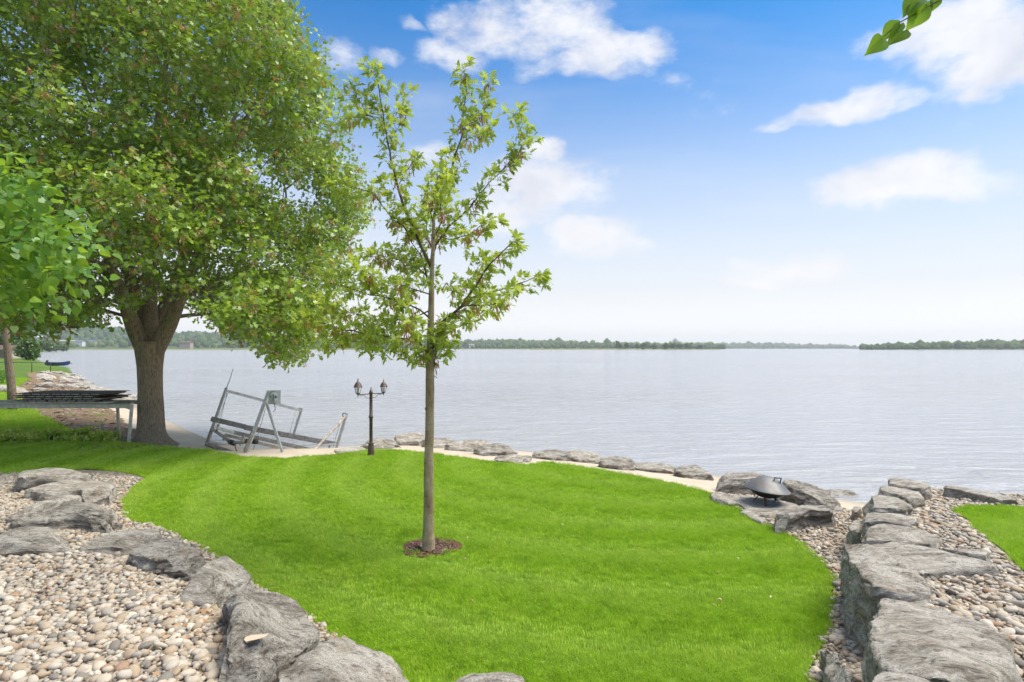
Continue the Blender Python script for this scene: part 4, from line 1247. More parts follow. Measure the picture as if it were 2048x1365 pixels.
YBR = [  # pixels, end depth offset, base radius
    ([(862, 700), (869, 685), (883, 647), (924, 611), (954, 568), (981, 526), (1025, 485)], -.35, .030),
    ([(924, 611), (937, 598), (984, 584), (1038, 568), (1080, 551)], .15, .016),
    ([(924, 612), (950, 611), (981, 611), (1010, 600)], -.6, .010),
    ([(857, 712), (850, 700), (833, 680), (822, 660), (809, 641)], -.9, .022),
    ([(833, 682), (792, 676), (730, 666), (689, 660), (650, 648), (609, 637)], .5, .015),
    ([(852, 716), (844, 715), (806, 712), (773, 699), (740, 682)], -.5, .010),
    ([(830, 679), (790, 677), (740, 677), (719, 684), (658, 682)], .9, .010),
    ([(863, 600), (861, 581), (850, 543), (844, 516), (822, 485), (806, 450)], .5, .016),
    ([(865, 540), (843, 496), (817, 434), (805, 408), (796, 372), (785, 331), (776, 290), (770, 255), (764, 217), (758, 173), (748, 142)], -.4, .021),
    ([(823, 484), (808, 452), (785, 440), (749, 390), (735, 384), (705, 373), (676, 365)], -.7, .011),
    ([(764, 240), (752, 236), (735, 232), (722, 208), (708, 188)], -.5, .007),
    ([(762, 236), (735, 233), (700, 236), (679, 238)], -.2, .006),
    ([(868, 432), (878, 400), (893, 370), (911, 311), (925, 267), (927, 217), (934, 182), (928, 145)], .2, .018),
    ([(925, 260), (940, 247), (963, 235), (975, 205), (978, 167)], .4, .007),
    ([(928, 282), (945, 274), (984, 258)], -.3, .006),
    ([(866, 445), (861, 428), (872, 364), (893, 329)], -.4, .009),
    ([(864, 520), (870, 493), (896, 455), (940, 417), (957, 390), (990, 355), (1025, 315)], .3, .019),
    ([(1000, 345), (1030, 320), (1051, 285), (1040, 255), (1027, 228)], .5, .006),
    ([(885, 580), (893, 565), (905, 584), (940, 559), (968, 520)], .7, .008),
    ([(866, 470), (900, 480), (940, 470), (975, 440)], -.6, .009),
    ([(862, 560), (840, 540), (800, 520), (760, 512), (735, 515)], .8, .010),
    ([(863, 640), (840, 620), (800, 600), (740, 590), (690, 575), (640, 560)], -.2, .013),
    ([(862, 620), (820, 640), (760, 640), (700, 625), (640, 610)], 1.0, .010),
    ([(863, 590), (830, 580), (770, 560), (720, 545)], -1.0, .010),
    ([(866, 500), (850, 470), (858, 420), (850, 380)], 1.1, .010),
    ([(866, 480), (885, 440), (880, 400), (895, 360)], -1.0, .009),
    ([(796, 372), (815, 340), (830, 320)], .3, .006),
    ([(776, 290), (800, 250), (806, 195)], .3, .006),
    ([(862, 660), (880, 660), (915, 655), (955, 640)], 1.0, .012),
    ([(860, 770), (868, 720), (885, 700), (893, 680)], .15, .012),
    ([(868, 740), (872, 700), (866, 670)], -.15, .006),
]
bmb = MB()
spots, dirs_, lens = [], [], []
for bi, (pts, dd, r0) in enumerate(YBR):
    base_d = 0.0
    w_ = yp(pts, dd)
    # start on the parent: match depth roughly by easing
    k = len(w_)
    rr = [max(.0035, r0 * (1 - 0.8 * i / (k - 1))) for i in range(k)]
    fp, fr = [], []
    for i in range(k - 1):
        for s_ in range(3):
            f = s_ / 3
            fp.append(w_[i].lerp(w_[i + 1], f) + Vector((random.uniform(-1, 1), random.uniform(-1, 1), random.uniform(-1, 1))) * 0.008 * (i > 0))
            fr.append(rr[i] * (1 - f) + rr[i + 1] * f)
    fp.append(w_[-1]); fr.append(rr[-1])
    bmb.tube(fp, fr, 7)
    tot = sum((fp[i + 1] - fp[i]).length for i in range(len(fp) - 1))
    run = 0
    nxt = tot * 0.16
    for i in range(len(fp) - 1):
        sg = fp[i + 1] - fp[i]
        L = sg.length
        while nxt <= run + L:
            spots.append(fp[i] + sg * ((nxt - run) / L)); dirs_.append(sg.normalized()); lens.append(nxt / tot)
            nxt += 0.036 if (pts[-1][0] < 765 and pts[-1][1] > 480) else 0.048
        run += L
    spots.append(fp[-1]); dirs_.append((fp[-1] - fp[-2]).normalized()); lens.append(1.0)
r = np.random.default_rng(21)
LP, LA, LU, LS = [], [], [], []
seeds = []
for p, d, f in zip(spots, dirs_, lens):
    nt = 1
    for q in range(nt):
        side = Vector(r.normal(0, 1, 3)); side = (side - d * side.dot(d)).normalized()
        tw = (side * 0.9 + d * 0.7 + Vector((0.10, 0, 0.15))).normalized()
        tl = r.uniform(.03, .27) * (1.15 - 0.35 * f)
        e = p + tw * tl
        bmb.tube([p, p.lerp(e, .5) + Vector((0, 0, .01)), e], [.0028, .0022, .0015], 4, cap=False)
        nl = int(r.integers(5, 9)) + (2 if f > .97 else 0)
        for m in range(nl):
            a = r.normal(0, 1, 3) * .8 + np.array(tw) * .7 + np.array([.18, 0, -.12])
            LP.append(np.array(e) - np.array(tw) * tl * r.random() * 0.5 + a / np.linalg.norm(a) * .035)
            LA.append(a); LU.append(r.normal(0, .5, 3) + np.array([0, -.35, .9])); LS.append(r.uniform(.068, .118) * (1.12 if f > .9 else 1))
        if r.random() < 0.17:
            seeds.append(np.array(p) + np.array([0, 0, -.03]))
bmb.build('branches', M_TWIG, young)
LP, LA, LU, LS = map(np.array, (LP, LA, LU, LS))
print('young leaves', len(LP))
# the 300 that show largest are single leaves, the rest one mass
order = np.argsort(-(LS / LP[:, 1]) * (0.4 + np.abs(norm(LU)[:, 1])))
big, rest = order[:300], order[300:]
V, F = leaves_np(LEAF_MAPLE, LP[rest], LA[rest], LU[rest], LS[rest], r.uniform(.2, 4.5, len(rest)))
o = link('foliage', np_mesh('foliage', V, F), M_YOUNG, young); o['kind'] = 'stuff'
def leaf_mesh(name, tmpl, material, curl):
    t_ = tmpl.copy(); t_[:, 2] *= curl
    me = np_mesh(name, t_, np.arange(len(t_)).reshape(1, -1))
    me.materials.append(material)
    return me
def heart_mesh(curl, droop, twist):
    """heart-shaped leaf in two halves folded along the midrib, sides cupped, tip curled"""
    ys = np.linspace(0, 1.05, 9)
    half = np.interp(ys, [0, .05, .15, .36, .6, .8, .95, 1.05], [.12, .28, .42, .47, .38, .20, .06, 0.0])
    V, F = [], []
    for i, (y, h) in enumerate(zip(ys, half)):
        zc = -droop * y * y
        back = -.07 if i == 0 else 0
        for k in (-1, -.5, 0, .5, 1):
            x = h * k
            V.append((x, y + back * (abs(k) > .3), zc + curl * (abs(x) - .9 * x * x) + twist * x * y + .012 * math.sin(9 * y + 3 * k)))
    for i in range(8):
        for k in range(4):
            F.append((i * 5 + k, i * 5 + k + 1, (i + 1) * 5 + k + 1, (i + 1) * 5 + k))
    me = np_mesh('leaf', V, F, True)
    me.materials.append(M_LINDN)
    return me
M_LINDN, t, out = mat('veined_linden_leaf')
tc = t.n('ShaderNodeTexCoord'); sp_ = t.n('ShaderNodeSeparateXYZ'); t.put(sp_.inputs[0], tc.outputs['Object'])
oi = t.n('ShaderNodeObjectInfo'); g = t.n('ShaderNodeNewGeometry')
axx = t.m('ABSOLUTE', sp_.outputs[0])
vein = t.m('SUBTRACT', sp_.outputs[1], t.m('MULTIPLY', axx, 0.75))
vein = t.m('ABSOLUTE', t.m('SINE', t.m('MULTIPLY', vein, 22.0)))
vmask = t.m('MAXIMUM', t.mr(vein, 0.0, 0.16, 1, 0), t.mr(axx, 0.0, 0.022, 1, 0))
c = t.ramp(oi.outputs['Random'], [(0, (0.045, 0.13, 0.022)), (.5, (0.12, 0.27, 0.033)), (1, (0.27, 0.43, 0.05))])
c = t.mix(t.mr(t.noise(tc.outputs['Object'], 7, 4), .45, .75, 0, .35), c, (0.30, 0.36, 0.07))
c = t.mix(t.m('MULTIPLY', vmask, .5), c, (0.36, 0.46, 0.16))
p_ = principled(t, None, c, .5, normal=t.bump(vmask, -.8, .05), spec=.3)
tr = t.n('ShaderNodeBsdfTranslucent'); t.put(tr.inputs[0], t.mix(.6, c, (0.42, 0.60, 0.03)))
mx = t.n('ShaderNodeMixShader'); mx.inputs[0].default_value = .55
t.t.links.new(p_.outputs[0], mx.inputs[1]); t.t.links.new(tr.outputs[0], mx.inputs[2]); t.t.links.new(mx.outputs[0], out.inputs['Surface'])
HEARTS = [heart_mesh(*q) for q in ((.25, .10, 0), (.5, .22, .15), (.75, .12, -.2), (.35, .35, .3), (-.2, .3, -.1), (1.1, .18, .1))]
YL = [leaf_mesh('leaf', LEAF_MAPLE, M_YOUNG, k) for k in (.4, 1.4, 2.6, 4.2)]
def place_leaf(me, parent, p, ax, up, s):
    ax = Vector(ax).normalized(); sd = ax.cross(Vector(up)).normalized(); nr = sd.cross(ax)
    o = bpy.data.objects.new('leaf', me)
    COL.objects.link(o)
    o.parent = parent
    M = Matrix.Identity(4)
    for i in range(3):
        M[i][0], M[i][1], M[i][2] = sd[i] * s, ax[i] * s, nr[i] * s
    q = Vector(p) - wloc(parent)
    M.translation = q
    o.matrix_local = M
    return o
for i in big:
    place_leaf(YL[int(r.integers(4))], young, LP[i], LA[i], LU[i], LS[i])
cen = np.repeat(np.array(seeds), 13, 0); n = len(cen)
pp = cen + r.normal(0, 1, (n, 3)) * np.array([.03, .03, .04])
ax_ = norm(r.normal(0, .35, (n, 3)) + np.array([.1, 0, -1.0])); upv = norm(r.normal(0, 1, (n, 3)))
V, F = leaves_np(LEAF_SEED, pp, ax_, upv, r.uniform(.06, .10, n))
so = link('seed_clusters', np_mesh('seed_clusters', V, F), M_SEED, young); so['kind'] = 'stuff'

# ---- lindens whose branches reach into the frame
def linden(name, label, base, trunk_pts, trunk_r, limbs, targets, seed, nleaf, spread, lsize, singles=300, bias=(0.1, 0, -.25)):
    root = empty(name, base, label, 'tree')
    mb = MB(); mb.tube(trunk_pts, trunk_r, 14); mb.build('trunk', M_BARK, root)
    pos, par, _ = tree_graph([(trunk_pts, -1)] + [(l, k) for l, k in limbs])
    A, Pp, tips = grow(pos, par, targets, bf=0.35, step=0.25, seed=seed, min_node=len(trunk_pts) - 1, up=0.06)
    rad = pipe_radii(A, Pp, 0.003, 2.1)
    for i, v in enumerate(trunk_r): rad[i] = v
    rad[len(trunk_r):] = np.minimum(rad[len(trunk_r):], trunk_r[-1] * 0.8)
    bm_ = MB(); limb_mesh(bm_, A, Pp, np.where(np.arange(len(A)) < len(trunk_r) - 1, 0.004, rad), lambda q: 8 if q > .02 else 4)
    bm_.build('branches', M_TWIG, root)
    r = np.random.default_rng(seed)
    src = np.concatenate([np.repeat(A[tips], nleaf, 0), A[[i for i in range(len(pos), len(A)) if r.random() < .6]]])
    n = len(src)
    jit = r.normal(0, 1, (n, 3)) * spread
    pp = src + jit
    ax_ = norm(jit / np.array(spread) * 0.5 + r.normal(0, .4, (n, 3)) + np.array(bias))
    upv = norm(r.normal(0, .55, (n, 3)) + np.array([0, -.5, .8]))
    sz = r.uniform(*lsize, n)
    vis = (np.abs(pp[:, 0]) < pp[:, 1] * 0.95) & (pp[:, 1] > 0.5) & ((pp[:, 2] - EYE) < pp[:, 1] * 0.63)
    order = np.argsort(-(sz / np.maximum(pp[:, 1], .3)) * np.where(vis, 1, 0.001))
    k = min(singles, int(vis.sum()))
    for i in order[:k]:
        place_leaf(HEARTS[int(r.integers(6))], root, pp[i], ax_[i], upv[i], sz[i])
    rest = order[k:]
    if len(rest):
        V, F = leaves_np(LEAF_HEART, pp[rest], ax_[rest], upv[rest], sz[rest], r.uniform(.2, 2.6, len(rest)))
        o = link('foliage', np_mesh('foliage', V, F), M_LIND, root); o['kind'] = 'stuff'
    print(name, 'leaves', n, 'single', k)
    return root
r = np.random.default_rng(31)
LX, LY = -8.4, 6.3
lz = hz1(LX, LY) - .05
tgt = []
while len(tgt) < 330:
    # a leafy mass entering at the left picture edge
    u = r.uniform(-420, 165); v = r.uniform(285, 640)
    top = np.interp(u, [-400, 0, 50, 100, 140, 165], [230, 315, 340, 425, 460, 520])
    bot = np.interp(u, [-400, 0, 50, 100, 140, 165], [560, 620, 600, 575, 545, 525])
    if not (top < v < bot): continue
    if u > 60 and r.random() < 0.35: continue
    d = r.uniform(5.8, 8.0)
    tgt.append(tuple(D(u, v, d)))
trp = [Vector((LX, LY, lz)), Vector((LX, LY, lz + .3)), Vector((LX + .03, LY, 1.3)), Vector((LX + .1, LY + .05, 2.3)), Vector((LX + .2, LY, 3.2)), Vector((LX + .25, LY, 4.2))]
linden('linden_tree', 'linden with large heart-shaped bright green leaves reaching in at the left picture edge', Vector((LX, LY, lz)), trp, [.20, .15, .13, .12, .10, .07],
       [([D(-250, 520, 6.2), D(-100, 500, 6.0), D(40, 480, 6.0)], 3), ([D(-250, 420, 6.4), D(-120, 380, 6.5)], 4)], tgt, 5, 15, (.16, .16, .12), (.075, .125))
RX, RY = 4.6, 1.6
lz = hz1(RX, RY) - .05
trp = [Vector((RX, RY, lz)), Vector((RX, RY, lz + .4)), Vector((RX - .05, RY, 2.6)), Vector((RX - .15, RY + .05, 4.0))]
tg2 = [tuple(D(u, v, d)) for u, v, d in ((2100, -120, 2.5), (2250, -260, 2.7), (2000, -220, 2.4), (2350, -60, 2.8), (2450, -340, 2.6), (2150, -400, 2.3), (2600, -200, 2.4))]
lind2 = linden('linden_tree', 'linden twig of heart-shaped leaves hanging into the sky at the top right', Vector((RX, RY, lz)), trp, [.16, .12, .10, .08],
       [([Vector((RX - .9, RY + .6, 4.45)), D(2150, -180, 2.55), D(1990, -70, 2.5), D(1880, 0, 2.5)], 3)], tg2, 8, 7, (.12, .12, .08), (.08, .12), singles=0)
# the twig and leaves that show
tw = MB(); tw.tube([D(1880, 0, 2.5), D(1850, 18, 2.5), D(1800, 45, 2.5), D(1765, 75, 2.5), D(1735, 100, 2.5)], [.0035, .003, .0025, .002, .001], 6)
tw.build('twig', M_TWIG, lind2)
LM = [HEARTS[1], HEARTS[2], HEARTS[5]]
rotl = [((1845, 10), (1822, 52), .115, 0, (.2, -1, .3)), ((1838, 0), (1808, 30), .10, 1, (-.3, -1, .6)), ((1800, 48), (1768, 78), .095, 1, (-.5, -1, .3)), ((1806, 62), (1772, 92), .095, 2, (.3, -1, .5)),
        ((1765, 82), (1733, 108), .09, 2, (.7, -.5, .6)), ((1872, -6), (1868, 14), .06, 0, (0, -1, .2)), ((1852, 6), (1862, 22), .05, 1, (.2, -1, .1)), ((1830, 8), (1830, 40), .07, 2, (-.8, -1, .1))]
for (a, b, s, k, up) in rotl:
    pa, pb = D(*a, 2.5), D(*b, 2.5)
    place_leaf(LM[k], lind2, pa, pb - pa + Vector((0, random.uniform(-.02, .02), 0)), up, s)
# ------------------------------------------------------------ made things
M_ALU = plain('weathered_aluminium', (0.46, 0.46, 0.44), 0.45, 0.55, 0.18, 6, 0.25, 0.004)
M_RUST = plain('rust_stained_aluminium', (0.36, 0.31, 0.25), 0.6, 0.3, 0.3, 9, 0.3, 0.004)
M_BUNK = plain('grey_carpeted_board', (0.20, 0.19, 0.18), 0.95, 0, 0.3, 14, 0.5, 0.008)
M_WOODG = plain('grey_weathered_wood', (0.60, 0.56, 0.49), 0.85, 0, 0.2, 10, 0.4, 0.006)
M_PLASTIC = plain('pale_winch_housing', (0.50, 0.51, 0.50), 0.5, 0, 0.12, 12)
M_BLACK = plain('black_rubber', (0.02, 0.02, 0.02), 0.6, 0, 0.2, 12)
M_CABLE = plain('steel_cable', (0.32, 0.31, 0.29), 0.5, 0.7, 0.1, 30)
M_BRONZE = plain('brown_painted_metal', (0.105, 0.068, 0.053), 0.5, 0.15, 0.25, 14, 0.25, 0.002)
M_IRON = plain('black_steel', (0.035, 0.034, 0.033), 0.42, 0.6, 0.3, 8, 0.2, 0.003)
M_RUSTY = plain('rusty_steel', (0.17, 0.085, 0.055), 0.8, 0.2, 0.35, 20, 0.4, 0.003)
M_LID, t, out = mat('burnished_steel_lid')
co = t.n('ShaderNodeTexCoord').outputs['Object']
nz = t.noise(co, 4.5, 5, 0.65)
c = t.ramp(nz, [(0.3, (0.10, 0.10, 0.105)), (0.5, (0.17, 0.17, 0.175)), (0.64, (0.22, 0.195, 0.175)), (0.75, (0.15, 0.15, 0.158))])
principled(t, out, c, t.mr(t.noise(co, 9, 5), 0.3, 0.7, 0.48, 0.68), 0.6, t.bump(t.noise(co, 40, 4), 0.12, 0.004))
M_GLASS, t, out = mat('clear_glass')
gl = t.n('ShaderNodeBsdfGlass'); gl.inputs['Roughness'].default_value = 0.04; gl.inputs['IOR'].default_value = 1.12
gl.inputs['Color'].default_value = (0.93, 0.94, 0.92, 1)
t.t.links.new(gl.outputs[0], out.inputs['Surface'])
M_BULB = plain('frosted_bulb', (0.75, 0.72, 0.65), 0.5, 0, 0.05, 10)
M_SHEDW = plain('cream_siding', (0.52, 0.45, 0.37), 0.8, 0, 0.1, 3)
M_SHEDD = plain('brown_door', (0.25, 0.19, 0.15), 0.8, 0, 0.1, 3)
M_SHEDR = plain('brown_shingles', (0.16, 0.10, 0.075), 0.9, 0, 0.2, 5)
M_WHITE = plain('white_cladding', (0.78, 0.77, 0.76), 0.6, 0, 0.05, 0.1)
M_TAN = plain('tan_masonry', (0.42, 0.33, 0.26), 0.8, 0, 0.1, 0.1)
M_BLUE = plain('blue_metal_roof', (0.10, 0.14, 0.30), 0.5, 0, 0.1, 0.1)
M_HULL = plain('blue_boat_hull', (0.035, 0.075, 0.20), 0.35, 0, 0.15, 2)
M_WINDOW = plain('dark_window', (0.05, 0.06, 0.07), 0.15, 0, 0.1, 2)

# ---- boat lift, tipped towards the lake
dA, dB, dC, dD = 18.0, 14.7, 20.8, 17.5
TOP = 0.37
A0, A1 = D(414, 887, dA), D(453, 776, dA + TOP)
B0, B1 = D(489, 914, dB), D(538, 782, dB + TOP)
nrm = (A1 - A0).normalized()
hgt = (A1 - A0).length
C1 = D(604, 817, dC + TOP); C0 = C1 - nrm * hgt
D1 = D(694, 827, dD + TOP); D0 = D1 - nrm * hgt
lift = empty('boat_lift', B0, 'aluminium boat lift standing tilted at the water between the big maple and lamp post', 'boat lift')
for a, b, mt in ((A0, A1, M_RUST), (B0, B1, M_RUST), (C0, C1, M_RUST), (D0, D1, M_ALU)):
    mb = MB(); mb.bar(a - nrm * .12, b, .075, .085, (0, 1, .2), .006); mb.build('post', M_ALU if mt is M_ALU else M_ALU, lift)
    mb = MB(); mb.bar(a - nrm * .14, a + nrm * .55, .083, .093, (0, 1, .2), .006); mb.build('post_foot', M_RUST, lift)
MB().bar(A1 - nrm * .09, C1 - nrm * .09, .07, .09, nrm, .006).build('top_beam', M_ALU, lift)
MB().tube([A1 - nrm * .1, A1 + Vector((.11, .02, .30)), A1 + Vector((.20, .03, .62))], [.014, .011, .008], 8).build('guide_rod', M_CABLE, lift)
# braces: an inverted V in front, one on the far right post
MB().bar(D(533, 806, dB + .25), D(569, 919, dB + .1), .06, .06, (0, 1, 0), .005).build('brace', M_ALU, lift)
MB().bar(D(692, 832, dD + .33), D(612, 919, dD - 1.0), .06, .06, (0, 1, 0), .005).build('brace', M_RUST, lift)
MB().bar(D(505, 860, dB + .2), D(486, 908, dB + .55), .035, .035, (0, 1, 0)).build('brace', M_RUST, lift)
# base frame
for a, b in ((A0, B0), (A0, C0), (B0, D0), (C0, D0)):
    MB().bar(a, b, .085, .10, nrm, .006).build('base_rail', M_RUST, lift)
MB().bar(D(450, 870, 17.0), D(660, 921, 18.6), .08, .09, nrm, .006).build('base_rail', M_RUST, lift)
# cradle
MB().bar(D(422, 838, 17.0), D(490, 854, 17.6), .05, .15, nrm, .01).build('bunk', M_BUNK, lift)
MB().bar(D(489, 855, 17.58), D(682, 891, 19.4), .07, .16, nrm, .01).build('bunk', M_BUNK, lift)
MB().bar(D(434, 856, 15.9), D(468, 866, 16.2), .06, .09, nrm, .01).build('bunk', M_WOODG, lift)
MB().bar(D(466, 865, 16.2), D(646, 906, 18.2), .06, .11, nrm, .01).build('bunk', M_BUNK, lift)
MB().tube([D(424, 859, 17.6), D(448, 874, 16.6), D(462, 885, 15.9), D(466, 886, 15.8), D(513, 884, 15.2)], [.04, .05, .055, .045, .045], 10).build('cradle_beam', M_RUST, lift)
MB().tube([D(460, 884, 15.95), D(468, 887, 15.75)], [.07, .07], 12).build('collar', M_BLACK, lift)
MB().tube([D(494, 883, 15.4), D(513, 884, 15.15)], [.065, .065], 12).build('collar', M_BLACK, lift)
MB().bar(D(594, 905, 19.0), D(668, 912, 17.0), .06, .08, nrm, .005).build('cradle_beam', M_RUST, lift)
for a, b in ((D(452, 868, 16.8), D(447, 880, 16.9)), (D(488, 872, 16.2), D(480, 890, 16.0)), (D(437, 849, 16.4), D(432, 866, 16.6)), (D(660, 890, 18.0), D(654, 912, 18.0))):
    MB().bar(a, b, .05, .05, (0, 1, 0)).build('bunk_bracket', M_RUST, lift)
for a, b in ((D(456, 786, 18.2), D(428, 862, 17.8)), (D(454, 787, 18.2), D(434, 868, 17.7)), (D(531, 818, 14.9), D(507, 900, 15.3)), (D(592, 820, 20.8), D(572, 895, 20.5)), (D(597, 820, 20.8), D(580, 905, 20.4)),
             (D(683, 836, 17.7), D(665, 898, 17.5)), (D(688, 834, 17.7), D(672, 895, 17.5))):
    MB().tube([a, a.lerp(b, .5), b], .008, 5).build('cable', M_CABLE, lift)
MB().tube([D(470, 890, 15.7), D(472, 900, 15.3), D(480, 910, 14.9), D(487, 914, 14.8)], .014, 6).build('hose', M_BLACK, lift)
wc = D(549, 795, dB + .15)
wx_ = Vector((.96, .28, .0)).normalized(); wz_ = (nrm - wx_ * nrm.dot(wx_)).normalized(); wy_ = wz_.cross(wx_)
winch = MB().box(wc, .30, .03, .36, wx_, wy_, wz_, .004).build('winch_plate', M_ALU, lift)
MB().box(wc - wy_ * .07 + wz_ * .0, .15, .12, .24, wx_, wy_, wz_, .03).build('winch_housing', M_PLASTIC, winch)
dm = MB()
for k in range(1):
    pts = [wc - wy_ * .05 - wx_ * .03 + wz_ * .07 + (wx_ * math.cos(a) + wz_ * math.sin(a)) * .085 for a in np.linspace(0, 2 * math.pi, 19)]
    dm.tube(pts, .014, 6, cap=False)
dm.build('winch_ring', M_RUST, winch)
MB().box(wc - wy_ * .135 - wx_ * .015 - wz_ * .01, .022, .012, .17, wx_, wy_, wz_).build('label_stripe', M_BLACK, winch)
MB().box(wc - wy_ * .135 + wx_ * .045 + wz_ * .0, .05, .012, .07, wx_, wy_, wz_).build('label_patch', M_HULL, winch)
MB().tube([wc - wy_ * .05 - wz_ * .16, wc - wy_ * .06 - wz_ * .24 + wx_ * .02, wc - wy_ * .05 - wz_ * .33 + wx_ * .03, wc - wy_ * .05 - wz_ * .38 - wx_ * .02], .009, 6).build('power_lead', M_BLACK, winch)
for q in (C1, D1):
    pm = MB(); pts = [q - nrm * .05 - Vector((.07, 0, 0)) + Vector((math.cos(a), 0, math.sin(a))) * .055 for a in np.linspace(0, 2 * math.pi, 13)]
    pm.tube(pts, .015, 6, cap=False); pm.build('pulley', M_IRON, lift)

# ---- twin lamp post
LB = P(742, 913.5, 0.0); LB.z = hz1(LB.x, LB.y)
lamp = empty('lamp_post', LB, 'brown twin-lantern lamp post at the lake edge of the lawn', 'lamp post')
MB().lathe(LB, [(.0, -.1), (.088, -.1), (.088, .0), (.086, .03), (.072, .24), (.066, .30), (.070, .31), (.070, .335), (.05, .345), (.0, .345)], 8, True, .39).build('base', M_BRONZE, lamp)
MB().lathe(LB, [(.043, .34), (.042, .95), (.056, .96), (.060, .985), (.056, 1.01), (.042, 1.02), (.039, 1.56), (.048, 1.57), (.048, 1.60), (.036, 1.63), (.020, 1.655), (.012, 1.67), (.016, 1.69), (.008, 1.715), (.002, 1.74)], 14).build('post', M_BRONZE, lamp)
def lantern(c, s):
    """c: bottom centre of the lantern"""
    l = MB().lathe(c, [(.0, -.075 * s), (.010 * s, -.06 * s), (.016 * s, -.04 * s), (.010 * s, -.02 * s), (.03 * s, 0), (.055 * s, .015 * s), (.058 * s, .035 * s), (.0, .036 * s)], 8, True).build('lantern', M_BRONZE, lamp)
    MB().lathe(c, [(.052 * s, .036 * s), (.085 * s, .185 * s)], 6, True).build('glass_pane', M_GLASS, l)
    MB().lathe(c, [(.112 * s, .175 * s), (.118 * s, .19 * s), (.098 * s, .205 * s), (.09 * s, .235 * s), (.062 * s, .285 * s), (.03 * s, .315 * s), (.012 * s, .325 * s), (.010 * s, .345 * s), (.018 * s, .36 * s), (.006 * s, .385 * s), (.002 * s, .42 * s)], 6, False).build('roof', M_BRONZE, l)
    for k in range(6):
        a = 2 * math.pi * k / 6
        e = Vector((math.cos(a), math.sin(a), 0))
        MB().tube([c + e * .056 * s + Vector((0, 0, .03 * s)), c + e * .089 * s + Vector((0, 0, .18 * s))], .0055 * s, 5).build('bar', M_BRONZE, l)
    MB().lathe(c, [(.0, .04 * s), (.012 * s, .045 * s), (.012 * s, .09 * s), (.022 * s, .11 * s), (.024 * s, .13 * s), (.012 * s, .155 * s), (0, .16 * s)], 8).build('bulb', M_BULB, l)
az = R(38)
for sg, s in ((-1, 1.0), (1, 1.0)):
    e = Vector((math.cos(az) * sg * .34, math.sin(az) * sg * .34, 0))
    tip = LB + e + Vector((0, 0, 1.555))
    am = MB().tube([LB + Vector((0, 0, 1.56)), tip - e * .1, tip], .012, 6).build('arm', M_BRONZE, lamp)
    pts = [LB + e * .12 + Vector((0, 0, 1.46)), LB + e * .3 + Vector((0, 0, 1.455)), LB + e * .45 + Vector((0, 0, 1.50)), LB + e * .6 + Vector((0, 0, 1.545)), LB + e * .75 + Vector((0, 0, 1.52)), LB + e * .85 + Vector((0, 0, 1.545))]
    MB().tube(pts, .007, 5).build('scroll', M_BRONZE, am)
    lantern(tip + Vector((0, 0, .01)), s * (0.98 if sg < 0 else 0.88))

# ---- fire bowl
FB = D(1528, 1014, 9.75); FB.z = hz1(FB.x, FB.y) + 0.02
fire = empty('fire_bowl', FB, 'black steel fire bowl with a domed metal lid on a stone slab among rocks', 'fire pit')
zr = 0.275 - FB.z
fx = FB + Vector((0.05, 0, 0))
RB = .365
def tiltz(mb, c, ang):
    Mt = Matrix.Translation(c) @ Matrix.Rotation(ang, 4, 'Y') @ Matrix.Translation(-Vector(c))
    mb.v = [tuple(Mt @ Vector(v)) for v in mb.v]
    return mb
bowl = MB().lathe(fx, [(0, zr - .13), (.09, zr - .128), (.17, zr - .105), (.25, zr - .06), (.31, zr - .015), (RB - .012, zr - .004), (RB - .012, zr + .006), (.30, zr + .002), (.2, zr - .07), (0, zr - .11)], 40)
tiltz(bowl, fx + Vector((0, 0, zr)), R(6)).build('bowl', M_IRON, fire)
lm_ = MB().lathe(fx, [(RB + .006, zr + .004), (RB + .012, zr + .010), (RB + .006, zr + .018), (.32, zr + .060), (.25, zr + .128), (.17, zr + .190), (.10, zr + .222), (.05, zr + .233), (0.001, zr + .236)], 48)
lid = tiltz(lm_, fx + Vector((0, 0, zr)), R(6)).build('lid', M_LID, fire)
hc = fx + Vector((.10, -.14, zr + .185))
MB().tube([hc + Vector((-.055, 0, -.035)), hc + Vector((-.045, -.02, .03)), hc + Vector((-.055, -.02, .055)), hc + Vector((.075, -.02, .05)), hc + Vector((.062, -.02, .025)), hc + Vector((.06, 0, -.05))], .010, 8).build('handle', M_BLACK, lid)
MB().tube([hc + Vector((-.07, -.005, -.045)), hc + Vector((.055, -.005, -.055))], .009, 6).build('handle_plate', M_BLACK, lid)
for a, w_ in ((-1.75, .024), (2.7, .009), (0.45, .012), (.05, .009)):
    e = Vector((math.cos(a), math.sin(a), 0))
    top = fx + e * .12 + Vector((0, 0, zr - .10)); ft = fx + e * .27 + Vector((0, 0, .0))
    ft.z = FB.z - .02
    if a == -1.75: ft = FB + Vector((-.06, -.22, -.02)); top = FB + Vector((-.045, -.14, zr - .10))
    MB().bar(top, ft, w_ * 1.6, w_, (0, 1, 0), .002).build('leg', M_RUSTY, fire)
MB().tube([fx + Vector((.1, -.1, zr - .12)), fx + Vector((.1, -.1, zr - .16))], .018, 8).build('drain', M_IRON, fire)

